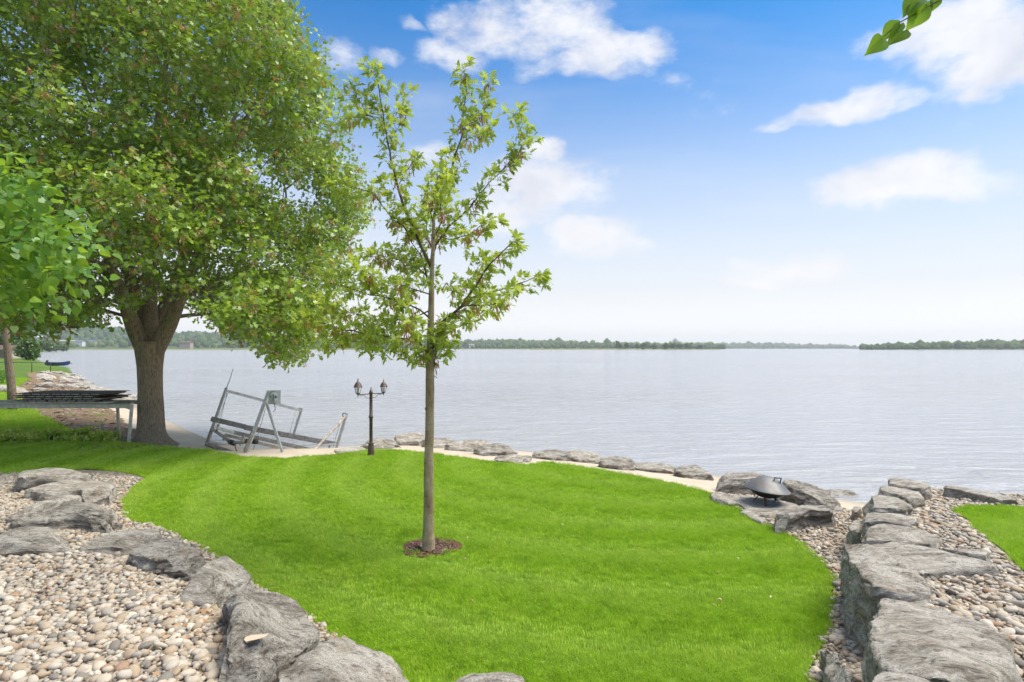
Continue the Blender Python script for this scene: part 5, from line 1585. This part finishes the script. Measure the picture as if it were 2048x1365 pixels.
# ---- trestle with stacked dock panels
zt = 1.03
x0, x1 = -18.5, (263 - 1024) / FPX * 16.4
gz = hz1(x1, 16.6)
tre = empty('trestle_bench', (x1 - .3, 16.9, gz), 'long grey metal trestle beside the big maple trunk carrying stacked dock panels', 'trestle')
for y in (16.4, 17.6):
    MB().bar((x0, y, zt), (x1 - .02, y, zt), .05, .115, (0, 0, 1), .005).build('beam', M_WOODG, tre)
    MB().bar((x0, y - .03, zt + .065), (x1 - .05, y - .03, zt + .065), .09, .012, (0, 0, 1)).build('beam_flange', M_ALU, tre)
for xe, sg in ((x1 + .02, 1), (-17.9, -1)):
    for y, fy in ((16.4, 16.32), (17.6, 17.75)):
        fz = hz1(xe, fy)
        xx = xe if y < 17 else xe - 1.25
        MB().bar((xx + .02, y - .04, zt + .09 if y < 17 else zt - .05), (xx - .05, fy, fz - .05), .065, .075, (0, 1, 0), .006).build('leg', M_WOODG, tre)
    MB().bar((xe - .02, 16.45, zt - .09), (xe - 1.2, 17.6, zt - .09), .04, .06).build('cross_beam', M_WOODG, tre)
M_DARKW = plain('dark_wet_wood', (0.05, 0.042, 0.036), 0.85, 0, 0.3, 12, 0.4, 0.005)
M_ENDW = plain('pale_board_end', (0.40, 0.36, 0.30), 0.85, 0, 0.2, 16, 0.3, 0.004)
words = ['topmost dark slatted dock panel on the trestle', 'second dark slatted dock panel from the top of the trestle stack', 'third dark slatted dock panel from the top of the trestle stack', 'lowest dark slatted dock panel on the grey planks of the trestle']
xl, xr = (42 - 1024) / FPX * 16.6, (203 - 1024) / FPX * 16.6
zb = zt + .072
for i, (pa, pb) in enumerate(((xl + .02, xr + .25), (xl, xr + .10))):
    o = MB().box(((pa + pb) / 2, 16.62 + .5 * i, zb + .022), pb - pa, .30, .042, ch=.004).build('plank', M_WOODG)
    o.name = 'plank'
    tag(o, ('nearer' if i == 0 else 'farther') + ' grey plank lying on the trestle under the dock panels', 'plank', 'planks on the trestle')
zs = zb + .046
for i in range(4):
    k = 3 - i
    off = (.0, .06, -.04, .03)[i]
    a, b = xl + .05 + off, xr + .02 + off * 2
    root = empty('dock_panel', ((a + b) / 2, 17.0, zs), words[k], 'dock panel', 'dock panels stacked on the trestle')
    MB().box(((a + b) / 2, 17.0, zs + .053), b - a + .18, 1.15, .014).build('deck', M_DARKW, root)
    for y in (16.44, 17.0, 17.56):
        MB().box(((a + b) / 2, y, zs + .006), b - a, .035, .010).build('rail', M_DARKW, root)
    ns = 8
    for j in range(ns):
        xc = a + (b - a) * (j + .5 + (.25 if i % 2 else 0)) / (ns + .25)
        MB().box((xc, 17.0, zs + .028), (b - a) / ns * .80, 1.12 + .03 * ((j * 7 + i) % 3), .030).build('slat', M_ENDW, root)
    zs += .0645

# ---- weeds along the back of the lawn, and leaf litter
r = np.random.default_rng(41)
LPs = []
for k in range(430):
    u = r.uniform(-120, 232); v = r.uniform(870, 889)
    p = P(u, v, -0.02)
    nzv = mnoise.noise(Vector((p.x * 1.3, p.y * .9, 0)))
    if nzv < -.05: continue
    hmax = .08 + .34 * max(0, nzv + .2)
    h0 = hz1(p.x, p.y)
    for q in range(18):
        LPs.append((p.x + r.normal(0, .10), p.y + r.normal(0, .10), h0 + r.uniform(.02, hmax)))
LPs = np.array(LPs); n = len(LPs)
V, F = leaves_np(LEAF_HEART, LPs, norm(r.normal(0, 1, (n, 3)) + np.array([0, 0, .5])), norm(r.normal(0, .6, (n, 3)) + np.array([0, -.4, 1])), r.uniform(.05, .10, n), r.uniform(.2, 2, n))
o = link('weeds', np_mesh('weeds', V, F), M_YOUNG); tag(o, 'low leafy weeds along the back of the lawn under the trestle', None, None, 'stuff')
M_DRY = leaf_material('dry_leaf', (0.30, 0.14, 0.06), (0.44, 0.26, 0.13), (0.58, 0.46, 0.32), (0.5, 0.4, 0.28), 0.15, (0.5, 0.35, 0.2))
LPs, LAx, LUp, LSz = [], [], [], []
def litter(cx, cy, sx, sy, k, s0=.03, s1=.06, lift=.05):
    for _ in range(k):
        x, y = r.normal(cx, sx), r.normal(cy, sy)
        LPs.append((x, y, hz1(x, y) + lift * r.uniform(.5, 1.2)))
        a = r.uniform(0, 6.28)
        LAx.append((math.cos(a), math.sin(a), r.normal(0, .25))); LUp.append((r.normal(0, .3), r.normal(0, .3), 1)); LSz.append(r.uniform(s0, s1))
litter(-2.45, 4.9, .22, .5, 60); litter(-1.8, 3.9, .25, .25, 35); litter(-3.2, 6.0, .3, .3, 25)
for _ in range(45):                      # specks on the lawn
    x, y = r.uniform(-5, 3), r.uniform(4.6, 13)
    if sd_poly(np.array([x]), np.array([y]), LAWN)[0] > .3: litter(x, y, .01, .01, 1, .025, .045, .045)
litter(-10.3, 15.6, 1.0, .45, 200, .05, .09, .03)
V, F = leaves_np(LEAF_HEART * np.array([.75, 1, 3.0]), np.array(LPs), np.array(LAx, float), np.array(LUp, float), np.array(LSz), r.uniform(.5, 2, len(LPs)))
o = link('leaf_litter', np_mesh('leaf_litter', V, F), M_DRY); tag(o, 'dry brown leaves scattered on pebbles, lawn and under the maple', None, None, 'stuff')
big_b = [o for o in bpy.data.objects if o.get('label', '').startswith('largest dark-streaked')][0]
def drop(x, y, ob):
    ok, loc, nr_, _ = ob.ray_cast(ob.matrix_world.inverted() @ Vector((x, y, 5)), Vector((0, 0, -1)))
    return (ob.matrix_world @ loc) if ok else Vector((x, y, .7))
bpy.context.view_layer.update()
q = P(492, 1293, .72); q = drop(q.x, q.y, big_b)
lf = LEAF_HEART * np.array([.62, 1.0, 1.0]); lf[:, 2] = np.abs(lf[:, 0]) * .8 + (lf[:, 1] - .5) ** 2 * .5
M_PALE = leaf_material('pale_dry_leaf', (0.55, 0.43, 0.31), (0.6, 0.48, 0.36), (0.66, 0.55, 0.42), (0.6, 0.5, 0.4), 0.1, (0.6, 0.5, 0.4))
me = np_mesh('fallen_leaf', lf * .15, np.arange(len(lf)).reshape(1, -1)); me.materials.append(M_PALE)
me.transform(Matrix.Rotation(R(-40), 4, 'Z'))
o = bpy.data.objects.new('fallen_leaf', me); COL.objects.link(o); o.location = q + Vector((0, 0, .012))
tag(o, 'pale dry curled leaf lying on the largest dark-streaked boulder', 'leaf')
# bark chips in the mulch ring
V, F = [], []
for k in range(420):
    a, d = r.uniform(0, 6.28), math.sqrt(r.random())
    x, y = MULCH_C.x + .03 + .32 * d * math.cos(a), MULCH_C.y + .29 * d * math.sin(a)
    if math.hypot(x - YB.x, y - YB.y) < .075: continue
    V.append((x, y, hz1(x, y) + .022 + r.uniform(0, .015))); F.append(r.uniform(0, 6.28))
V = np.array(V); F = np.array(F); n = len(V)
CH = np.array([(-.5, -.18, 0), (.5, -.2, .1), (.55, .16, .12), (-.45, .2, .02)])
VV, FF = leaves_np(CH[:, [1, 0, 2]], V, np.stack([np.cos(F), np.sin(F), r.normal(0, .25, n)], -1), norm(r.normal(0, .35, (n, 3)) + np.array([0, 0, 1])), r.uniform(.02, .055, n))
M_CHIP = leaf_material('bark_chip', (0.05, 0.025, 0.018), (0.12, 0.065, 0.04), (0.26, 0.17, 0.11), (0.1, 0.06, 0.04), 0.0)
o = link('bark_chips', np_mesh('bark_chips', VV, FF), M_CHIP, mulch); o['kind'] = 'stuff'

# rough grass beyond the lawn and twigs on the bank
ROUGH = px([(-330, 880), (150, 873), (110, 848), (80, 836), (55, 815), (28, 795), (36, 772), (58, 758), (-300, 758)], 0.0)
rough = sheet('rough_ground', ROUGH, 0.8, 0.0, m_soil)
TUFT2 = tuft_mesh(26, 0.16, 0.13, 0.012, 5)
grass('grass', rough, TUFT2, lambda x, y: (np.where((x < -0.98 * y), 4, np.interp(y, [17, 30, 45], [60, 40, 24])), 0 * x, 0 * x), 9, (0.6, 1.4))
V, F = [], []
bx = r.uniform(-40, -10, 9000); by = r.uniform(15, 56, 9000)
okb = sd_poly(bx, by, BANK) > 0
bx, by = bx[okb], by[okb]; bz = height(bx, by)
n = len(bx); an = r.uniform(0, 6.28, n)
VV, FF = leaves_np(CH[:, [1, 0, 2]], np.stack([bx, by, bz + .02 + r.uniform(0, .03, n)], -1), np.stack([np.cos(an), np.sin(an), r.normal(0, .2, n)], -1), norm(r.normal(0, .35, (n, 3)) + np.array([0, 0, 1])), r.uniform(.06, .22, n))
M_TWIGS = leaf_material('driftwood_chip', (0.12, 0.08, 0.05), (0.30, 0.21, 0.14), (0.50, 0.40, 0.30), (0.3, 0.2, 0.14), 0.0)
o = link('driftwood_chips', np_mesh('driftwood_chips', VV, FF), M_TWIGS, bank); o['kind'] = 'stuff'
# ------------------------------------------------------------ left shore, middle distance
M_SHORE = M_ROCK
r = np.random.default_rng(51)
shore = sheet('rocky_shore', [(-21.5, 30), (-20, 31.5), (-25, 38), (-29, 43), (-33, 47), (-40, 54), (-54, 71), (-56, 69), (-44, 53.5), (-37, 46), (-31, 39.5)], 0.6, 0.002, m_pebbed)
def stone_mesh(seed):
    bm = bmesh.new(); bmesh.ops.create_icosphere(bm, subdivisions=2, radius=1)
    off = Vector((seed * 3.3, seed, 1))
    for v in bm.verts:
        p = v.co.copy()
        f = 1 + .45 * mnoise.noise(p * 1.1 + off) + .15 * mnoise.noise(p * 3 + off)
        v.co = Vector((p.x * f * 1.3, p.y * f * .8, max(-.3, p.z * f * .42)))
    me = bpy.data.meshes.new('stone'); bm.to_mesh(me); bm.free(); me.materials.append(M_SHORE)
    return me
SM = [stone_mesh(k) for k in range(6)]
cnt = 0
while cnt < 150:
    t_ = r.random(); y = 31 + 38 * t_ ** 1.3
    xs = np.interp(y, [31, 37, 41.5, 45, 51.5, 60, 69], [-20.5, -25, -29.5, -33, -39, -46, -53])
    x = xs - abs(r.normal(0, 2.2)) + r.uniform(-.2, 1.0)
    o = bpy.data.objects.new('stone', SM[int(r.integers(6))]); COL.objects.link(o)
    o.parent = shore
    s = r.uniform(.14, .5) * (1.5 if r.random() < .12 else 1)
    o.location = (x, y, hz1(x, y) + .05 * s); o.rotation_euler = (r.normal(0, .1), r.normal(0, .1), r.uniform(0, 6.28)); o.scale = (s, s, s)
    cnt += 1
sb = boulder('long pale slab on the far left shore beyond the dock panels', [Vector((-30.2, 33.5, .45)) + Vector(q) for q in ((-1.6, .6, 0), (-1.0, 1.1, 0), (.6, .9, -.05), (1.8, .2, -.15), (1.5, -.3, -.2), (-.4, .0, 0))], .0, 81, .09, rough=.8)

def leafy(name, label, cat, base, trunk_h, rad3, centre_z, ntgt, nleaf, lsize, material, trunk_r, seed, lean=(0, 0), shape=0.0, spread=.35, parts=True):
    r = np.random.default_rng(seed)
    b = Vector(base)
    root = empty(name, b, label, cat)
    top = b + Vector((lean[0], lean[1], trunk_h))
    tp_ = [b, b.lerp(top, .3) + Vector((lean[0] * -.1, 0, 0)), b.lerp(top, .65), top]
    trr = [trunk_r * 1.25, trunk_r, trunk_r * .9, trunk_r * .75]
    MB().tube(tp_, trr, 10).build('trunk', M_BARK, root)
    tg = []
    while len(tg) < ntgt:
        v = r.normal(0, 1, 3); v /= np.linalg.norm(v)
        v *= r.random() ** .4
        if shape and v[2] > 0: v[:2] *= (1 - shape * v[2])
        q = np.array([top.x, top.y, b.z + centre_z]) + v * np.array(rad3)
        if mnoise.noise(Vector(q * (1.6 / max(rad3)) + seed)) < -.25: continue
        if q[2] < b.z + .15: continue
        tg.append(q)
    pos, par, _ = tree_graph([(tp_, -1)])
    A, Pp, tips = grow(pos, par, tg, bf=.3, step=max(rad3) * .2, seed=seed, min_node=len(tp_) - 1)
    rad = pipe_radii(A, Pp, .008, 2.2)
    rad = np.minimum(rad, trunk_r * .6); rad[:3] = .01
    bm_ = MB(); limb_mesh(bm_, A, Pp, rad, lambda q: 5); bm_.build('branches', M_BARK, root)
    src = np.repeat(A[tips], nleaf, 0); n = len(src)
    pp = src + r.normal(0, spread, (n, 3))
    V, F = leaves_np(LEAF_MAPLE_LO, pp, norm(r.normal(0, 1, (n, 3)) + np.array([0, 0, -.2])), norm(r.normal(0, .6, (n, 3)) + np.array([0, -.3, 1])), r.uniform(*lsize, n))
    o = link('crown', np_mesh('crown', V, F), material, root); o['kind'] = 'stuff'
    return root
px_ = P(26, 812, 0.25)
leafy('maple_tree', 'bent dark-trunked tree behind the stacked dock panels at the left edge', 'tree', (px_.x, px_.y, hz1(px_.x, px_.y) - .1), 4.0, (3.6, 3.2, 2.6), 6.6, 240, 26, (.09, .14), M_MAPLE, .15, 61, lean=(-.35, 0))
g1 = D(56, 714, 141)
leafy('round_bush', 'round dark green bush beside the small shed on the far left shore', 'bush', (g1.x, g1.y, hz1(g1.x, g1.y) - .1), 1.2, (2.2, 2.2, 2.5), 2.5, 160, 26, (.3, .55), M_FARLEAF, .12, 62, shape=.35, spread=.3)
g2 = D(8, 714, 160)
leafy('shade_tree', 'leafy green tree rising behind the small shed at the left edge', 'tree', (g2.x, g2.y, hz1(g2.x, g2.y) - .2), 3.0, (5.5, 5, 5), 8.0, 220, 26, (.4, .8), M_FARLEAF, .25, 63, spread=.7)
for k, (u, v, d, hh, lab) in enumerate(((92, 702, 520, 9.5, 'broad light green tree at the head of the bay, left of two'), (110, 700, 560, 7.5, 'smaller light green tree at the head of the bay, right of two'), (128, 699, 600, 5.0, 'low waterside shrub at the head of the bay'))):
    g3 = D(u, v, d)
    leafy('shade_tree' if k < 2 else 'shrub', lab, 'tree' if k < 2 else 'shrub', (g3.x, g3.y, g3.z - .5), hh * .3, (hh * .62, hh * .6, hh * .45), hh * .55, 110, 22, (1.0, 1.9), M_FARLEAF, .3, 70 + k, spread=.9)
g4 = P(-10, 762, .3)
leafy('shrub', 'small leafy shrub at the left picture edge beyond the bent tree', 'shrub', (g4.x, g4.y, hz1(g4.x, g4.y)), .3, (1.0, .9, .6), .55, 60, 22, (.08, .14), M_LIND, .03, 75, spread=.16)

# shed
s0 = D(8, 714, 146)
sx, sy, sz = s0.x, s0.y, hz1(s0.x, s0.y)
shed = empty('garden_shed', (sx, sy, sz), 'small cream shed with a brown roof on the far left lawn', 'shed')
MB().box((sx, sy, sz + 1.1), 7.0, 4.0, 2.4).build('wall', M_SHEDW, shed)
MB().box((sx + 1.0, sy - 2.02, sz + 1.0), 1.6, .06, 1.95).build('door', M_SHEDD, shed)
mb = MB(); mb.add([(sx - 3.9, sy - 2.5, sz + 2.2), (sx + 3.9, sy - 2.5, sz + 2.2), (sx + 3.9, sy + 2.5, sz + 2.2), (sx - 3.9, sy + 2.5, sz + 2.2), (sx - 3.9, sy, sz + 3.3), (sx + 3.9, sy, sz + 3.3)], [(0, 1, 5, 4), (2, 3, 4, 5), (0, 4, 3), (1, 2, 5), (3, 2, 1, 0)])
mb.build('roof', M_SHEDR, shed)
# fence
f0 = D(-60, 737, 64); fz = hz1(-58, 64)
fence = empty('wire_fence', (-55, 63.5, fz), 'low dark wire fence crossing the far left lawn', 'fence')
fx0, fx1 = -64.0, -51.5
for k in range(7):
    x = fx0 + (fx1 - fx0) * k / 6
    MB().tube([(x, 63.5, hz1(x, 63.5) - .2), (x, 63.5, fz + 1.02)], .035, 6).build('post', M_IRON, fence)
MB().tube([(fx0, 63.5, fz + 1.0), (fx1, 63.5, fz + 1.0)], .03, 6).build('top_rail', M_IRON, fence)
for zz_ in (.1, .3, .5, .7, .9):
    MB().tube([(fx0, 63.5, fz + zz_), (fx1, 63.5, fz + zz_)], .006, 4).build('wire', M_CABLE, fence)
# boat pulled up on the shore
b0 = D(117, 729, 100); bz = WATER_Z + .12
boat = empty('rowing_boat', (b0.x, b0.y, bz), 'small blue boat pulled up on the far left shore', 'boat')
st_ = []
for f, wd, zk, zs_ in ((-1.9, .72, .05, .62), (-1.0, .80, .0, .60), (0, .82, 0, .60), (1.0, .62, .02, .66), (1.6, .32, .10, .76), (2.0, .02, .3, .88)):
    st_.append([(b0.x + f, b0.y - wd, bz + zs_), (b0.x + f, b0.y - wd * .75, bz + zk + .12), (b0.x + f, b0.y, bz + zk), (b0.x + f, b0.y + wd * .75, bz + zk + .12), (b0.x + f, b0.y + wd, bz + zs_)])
mb = MB(); vs = [p for s_ in st_ for p in s_]
fs = [(i * 5 + k, i * 5 + k + 1, (i + 1) * 5 + k + 1, (i + 1) * 5 + k) for i in range(5) for k in range(4)] + [(0, 1, 2, 3, 4)]
mb.add(vs, fs); mb.build('hull', M_HULL, boat)
for f in (-1.0, .2): MB().box((b0.x + f, b0.y, bz + .42), .25, 1.4, .05).build('seat', M_WOODG, boat)
mt = MB().box((b0.x + 1.7 - 3.7, b0.y, bz + .75), .3, .3, .45, ch=.05); mt.bar((b0.x - 2.0, b0.y, bz + .6), (b0.x - 2.15, b0.y, bz - .1), .1, .14); mt.build('outboard_motor', M_BLACK, boat)
MB().bar((b0.x + 1.6, b0.y, bz + .8), (b0.x + 2.5, b0.y - .2, bz + .35), .08, .08).build('winch_post', M_IRON, boat)

# ------------------------------------------------------------ far shore: wooded hills round the lake
m_wood, t, out = mat('far_woodland')
g = t.n('ShaderNodeNewGeometry'); oi = t.n('ShaderNodeObjectInfo')
rnd = t.m('FRACT', t.m('ADD', oi.outputs['Random'], g.outputs['Random Per Island']))
c = t.ramp(rnd, [(0.0, (0.03, 0.075, 0.016)), (0.45, (0.06, 0.12, 0.024)), (0.85, (0.10, 0.17, 0.033)), (1.0, (0.14, 0.19, 0.04))])
principled(t, out, c, 0.95, normal=t.bump(t.noise(g.outputs['Position'], 0.55, 5, 0.7), 1.0, 3.0), spec=0.1)
m_hill, t, out = mat('hill_ground')
po = geo_pos(t)
c = t.ramp(t.noise(po, 0.006, 5, 0.6), [(0.35, (0.045, 0.09, 0.02)), (0.6, (0.075, 0.125, 0.028)), (0.75, (0.14, 0.17, 0.05))])
principled(t, out, c, 0.95, spec=0.1)
m_reed, t, out = mat('reed_shore')
po = geo_pos(t)
c = t.ramp(t.noise(po, 0.03, 5, 0.6), [(0.3, (0.16, 0.19, 0.06)), (0.7, (0.27, 0.26, 0.12))])
principled(t, out, c, 0.95, spec=0.1)
def crown_shape(seed, sub):
    bm = bmesh.new(); bmesh.ops.create_icosphere(bm, subdivisions=sub, radius=1)
    off = Vector((seed * 2.7, seed * 1.1, 0))
    for v in bm.verts:
        p = v.co.copy()
        k_ = .45 if sub > 1 else .22
        v.co = p * (1 + k_ * mnoise.noise(p * 1.7 + off) + k_ * .45 * mnoise.noise(p * 4 + off))
    bm.verts.index_update()
    vs = np.array([v.co[:] for v in bm.verts]); fs = np.array([[q.index for q in f.verts] for f in bm.faces]); bm.free()
    return vs, fs
CR = [crown_shape(k, 2) for k in range(5)]; CRL = [crown_shape(k, 1) for k in range(5)]
def hills(name, us, ridge, d0, d1, flat, ntree, trad, seed, lo=False, treeline=0.0):
    """us/ridge: bearing (as picture column) and crest row; d0 shoreline distance, d1 crest distance"""
    r = np.random.default_rng(seed)
    U = np.linspace(us[0], us[-1], 90)
    rows = [0.0, .04, .12, .25, .4, .55, .7, .85, 1.0, 1.25, 1.6]
    def hgt(u, f):
        top = (HORIZON - np.interp(u, us, ridge)) / FPX * d1 + EYE - trad * 1.9
        top = np.maximum(top, 0.3)
        g_ = np.clip((f - flat) / (1 - flat), 0, 1)
        g_ = np.where(f > 1, 1 - (f - 1) * .8, g_ ** 1.15)
        return WATER_Z + .1 + np.minimum(f * 20, 1) * np.minimum(1.5, top * .3) + g_ * (top - 1.0) * (1 + .06 * np.sin(u * .021 + f * 5))
    v = []
    for f in rows:
        d = d0 + (d1 - d0) * f
        for u in U:
            v.append(((u - 1024) / FPX * d, d, float(hgt(u, f)) if f > 0 else WATER_Z - .5))
    n = len(U)
    fs = [(j * n + i, j * n + i + 1, (j + 1) * n + i + 1, (j + 1) * n + i) for j in range(len(rows) - 1) for i in range(n - 1)]
    o = link(name, np_mesh(name, v, fs, True), m_hill); o['kind'] = 'structure'
    u = r.uniform(us[0], us[-1], ntree); f = treeline + (1.08 - treeline) * r.random(ntree) ** .8
    d = d0 + (d1 - d0) * f
    x = (u - 1024) / FPX * d; z = hgt(u, f)
    s = trad * np.exp(r.normal(0, .28, ntree)) * np.where(f < .12, .75, 1)
    V, F, base = [], [], 0
    S = CRL if lo else CR
    kind = r.integers(0, 5, ntree)
    for k, (vs, ff) in enumerate(S):
        ii = np.where(kind == k)[0]
        a = r.uniform(0, 6.28, len(ii))
        ca, sa = np.cos(a)[:, None], np.sin(a)[:, None]
        vx = vs[None, :, 0] * ca - vs[None, :, 1] * sa; vy = vs[None, :, 0] * sa + vs[None, :, 1] * ca
        vv = np.stack([vx * s[ii][:, None] + x[ii][:, None], vy * s[ii][:, None] + d[ii][:, None], vs[None, :, 2] * s[ii][:, None] * 1.15 + (z[ii] + s[ii] * .8)[:, None]], -1)
        V.append(vv.reshape(-1, 3)); F.append((ff[None] + (np.arange(len(ii)) * len(vs))[:, None, None]).reshape(-1, 3) + base); base += len(ii) * len(vs)
    w_ = link('woodland', np_mesh('woodland', np.concatenate(V), np.concatenate(F), True), m_wood)
    tag(w_, None, None, None, 'stuff')
    return hgt
hl = hills('hills', [-500, 0, 150, 250, 350, 450, 600, 760], [640, 645, 647, 654, 663, 667, 675, 683], 1150, 2200, .28, 2600, 6.5, 1, lo=True, treeline=.30)
hc_ = hills('hills', [560, 700, 930, 1080, 1200, 1350, 1450], [685, 682.5, 679.5, 681, 685, 688, 691.5], 1700, 2600, .1, 2400, 6.0, 2, lo=True, treeline=.03)
hf = hills('hills', [1340, 1400, 1540, 1600, 1690, 1718], [686, 685.5, 686.5, 689, 691, 695.5], 3600, 4300, .05, 900, 8.5, 3, lo=True, treeline=.02)
hr = hills('hills', [1722, 1760, 1800, 1900, 2000, 2100, 2500], [695.5, 692, 690, 686.5, 683, 682, 680], 1250, 1500, .02, 1500, 5.5, 4, lo=True, treeline=.02)
# reedy flats at the foot of the left hills and the low spit in mid lake
def flat(name, us, d0, d1, z, material):
    v = []
    U = np.linspace(us[0], us[1], 40)
    taper = np.sin(np.linspace(0, math.pi, 40)) ** .4
    for k, (d, zz_) in enumerate(((d0, WATER_Z - .3), (d0 + 3, z), (d1, z), (d1 + 5, WATER_Z - .3))):
        for u, tp_ in zip(U, taper):
            dd = d0 + (d - d0) * (.15 + .85 * tp_) if us[2] else d
            v.append(((u - 1024) / FPX * dd, dd, zz_))
    n = len(U)
    fs = [(j * n + i, j * n + i + 1, (j + 1) * n + i + 1, (j + 1) * n + i) for j in range(3) for i in range(n - 1)]
    o = link(name, np_mesh(name, v, fs, True), material); o['kind'] = 'structure'
flat('reed_shore', (60, 760, 0), 1120, 1165, 1.6, m_reed)
flat('reed_shore', (640, 1300, 0), 1660, 1705, 1.5, m_reed)
flat('sand_spit', (1060, 1440, 1), 1180, 1320, .5, m_reed)
wn_ = ['leftmost', 'second', 'third', 'fourth', 'fifth', 'sixth', 'seventh', 'eighth', 'ninth', 'rightmost']
spit = [(1238, 684, 12), (1252, 686, 9), (1275, 685, 12), (1287, 686, 9), (1308, 687.5, 9), (1332, 686, 10), (1346, 684, 15), (1359, 686, 9), (1375, 684.5, 11), (1402, 690, 10)]
for k, (u, vt, wpx) in enumerate(spit):
    d = 1235 + 20 * math.sin(k * 2.1)
    b = D(u, 698.7, d); b.z = .3
    H = (HORIZON - vt) / FPX * d + EYE
    root = empty('spit_tree', b, wn_[k] + (' tree on the low spit in the lake' if k in (0, 9) else ' tree from the left on the low spit in the lake'), 'tree', 'trees on the low spit')
    MB().tube([b, b + Vector((0, 0, H * .5))], [.35, .2], 6).build('trunk', M_BARK, root)
    rr_ = np.random.default_rng(90 + k); V, F, base = [], [], 0
    for q in range(14):
        vs, ff = CR[q % 5]
        c_ = np.array([b.x, b.y, b.z + H * .55]) + rr_.normal(0, 1, 3) * np.array([wpx / FPX * d * .27, 2.0, H * .17])
        s = H * rr_.uniform(.12, .22)
        V.append(vs * s + c_); F.append(ff + base); base += len(vs)
    link('crown', np_mesh('crown', np.concatenate(V), np.concatenate(F), True), m_wood, root)
# buildings beyond the bay
def block(name, label, u0, u1, vt, vb, d, wm, rm, depth=30, tower=None, nwin=0):
    a, b = D(u0, vb, d), D(u1, vb, d)
    H = (vb - vt) / FPX * d
    root = empty(name, ((a.x + b.x) / 2, d, a.z), label, 'building')
    MB().box(((a.x + b.x) / 2, d + depth / 2, a.z + H * .3 - 6), b.x - a.x, depth, H * .75 + 12).build('wall', wm, root)
    x0_, x1_, y0_, y1_ = a.x - 1, b.x + 1, d - 1, d + depth + 1
    zb_, ztp = a.z + H * .67, a.z + H
    mb = MB(); mb.add([(x0_, y0_, zb_), (x1_, y0_, zb_), (x1_, y1_, zb_), (x0_, y1_, zb_), (x0_, (y0_ + y1_) / 2, ztp), (x1_, (y0_ + y1_) / 2, ztp)], [(0, 1, 5, 4), (2, 3, 4, 5), (0, 4, 3), (1, 2, 5), (3, 2, 1, 0)])
    mb.build('roof', rm, root)
    for k in range(nwin):
        x = a.x + (b.x - a.x) * (k + .5) / nwin
        MB().box((x, d - .1, a.z + H * .3), (b.x - a.x) / nwin * .45, .3, H * .22).build('window', M_WINDOW, root)
    if tower:
        p, q = D(tower[0], vb, d), D(tower[1], vb, d)
        H2 = (vb - tower[2]) / FPX * d
        MB().box(((p.x + q.x) / 2, d + 4, p.z + H2 / 2), q.x - p.x, 8, H2).build('tower', wm, root)
block('hall', 'long white building with a tower at the foot of the left hills', 53, 98, 672, 680, 1690, M_WHITE, M_WHITE, 30, (91, 97, 667.5), 8)
block('depot', 'long low tan building at the foot of the left hills', 100, 146, 680.5, 687, 1560, M_TAN, M_TAN, 25, None, 8)
block('house', 'small house with a blue roof below the hills, left of two', 151, 164, 680.5, 687, 1510, M_WHITE, M_BLUE, 12, None, 3)
block('house', 'small house with a blue roof below the hills, right of two', 175, 188, 680, 687, 1500, M_TAN, M_BLUE, 12, None, 3)
block('house', 'white house among the trees of the far middle shore', 938, 948, 688.5, 692.5, 1760, M_WHITE, M_TAN, 12, None, 2)
block('house', 'tan house at the water seen right of the big maple trunk', 358, 380, 683, 690, 1300, M_TAN, M_SHEDR, 14, None, 3)

# ------------------------------------------------------------ lake haze
m_haze = bpy.data.materials.new('lake_haze'); m_haze.use_nodes = True
m_haze.node_tree.nodes.clear()
t = NT(m_haze.node_tree); out = t.n('ShaderNodeOutputMaterial')
pv = t.n('ShaderNodeVolumePrincipled')
pv.inputs['Color'].default_value = (0.93, 0.96, 1.0, 1)
pv.inputs['Density'].default_value = 0.00017
pv.inputs['Anisotropy'].default_value = 0.2
t.t.links.new(pv.outputs[0], out.inputs['Volume'])
hz_box = MB().box((0, 2700, 60), 7600, 5800, 130).build('haze', m_haze)
hz_box['kind'] = 'stuff'
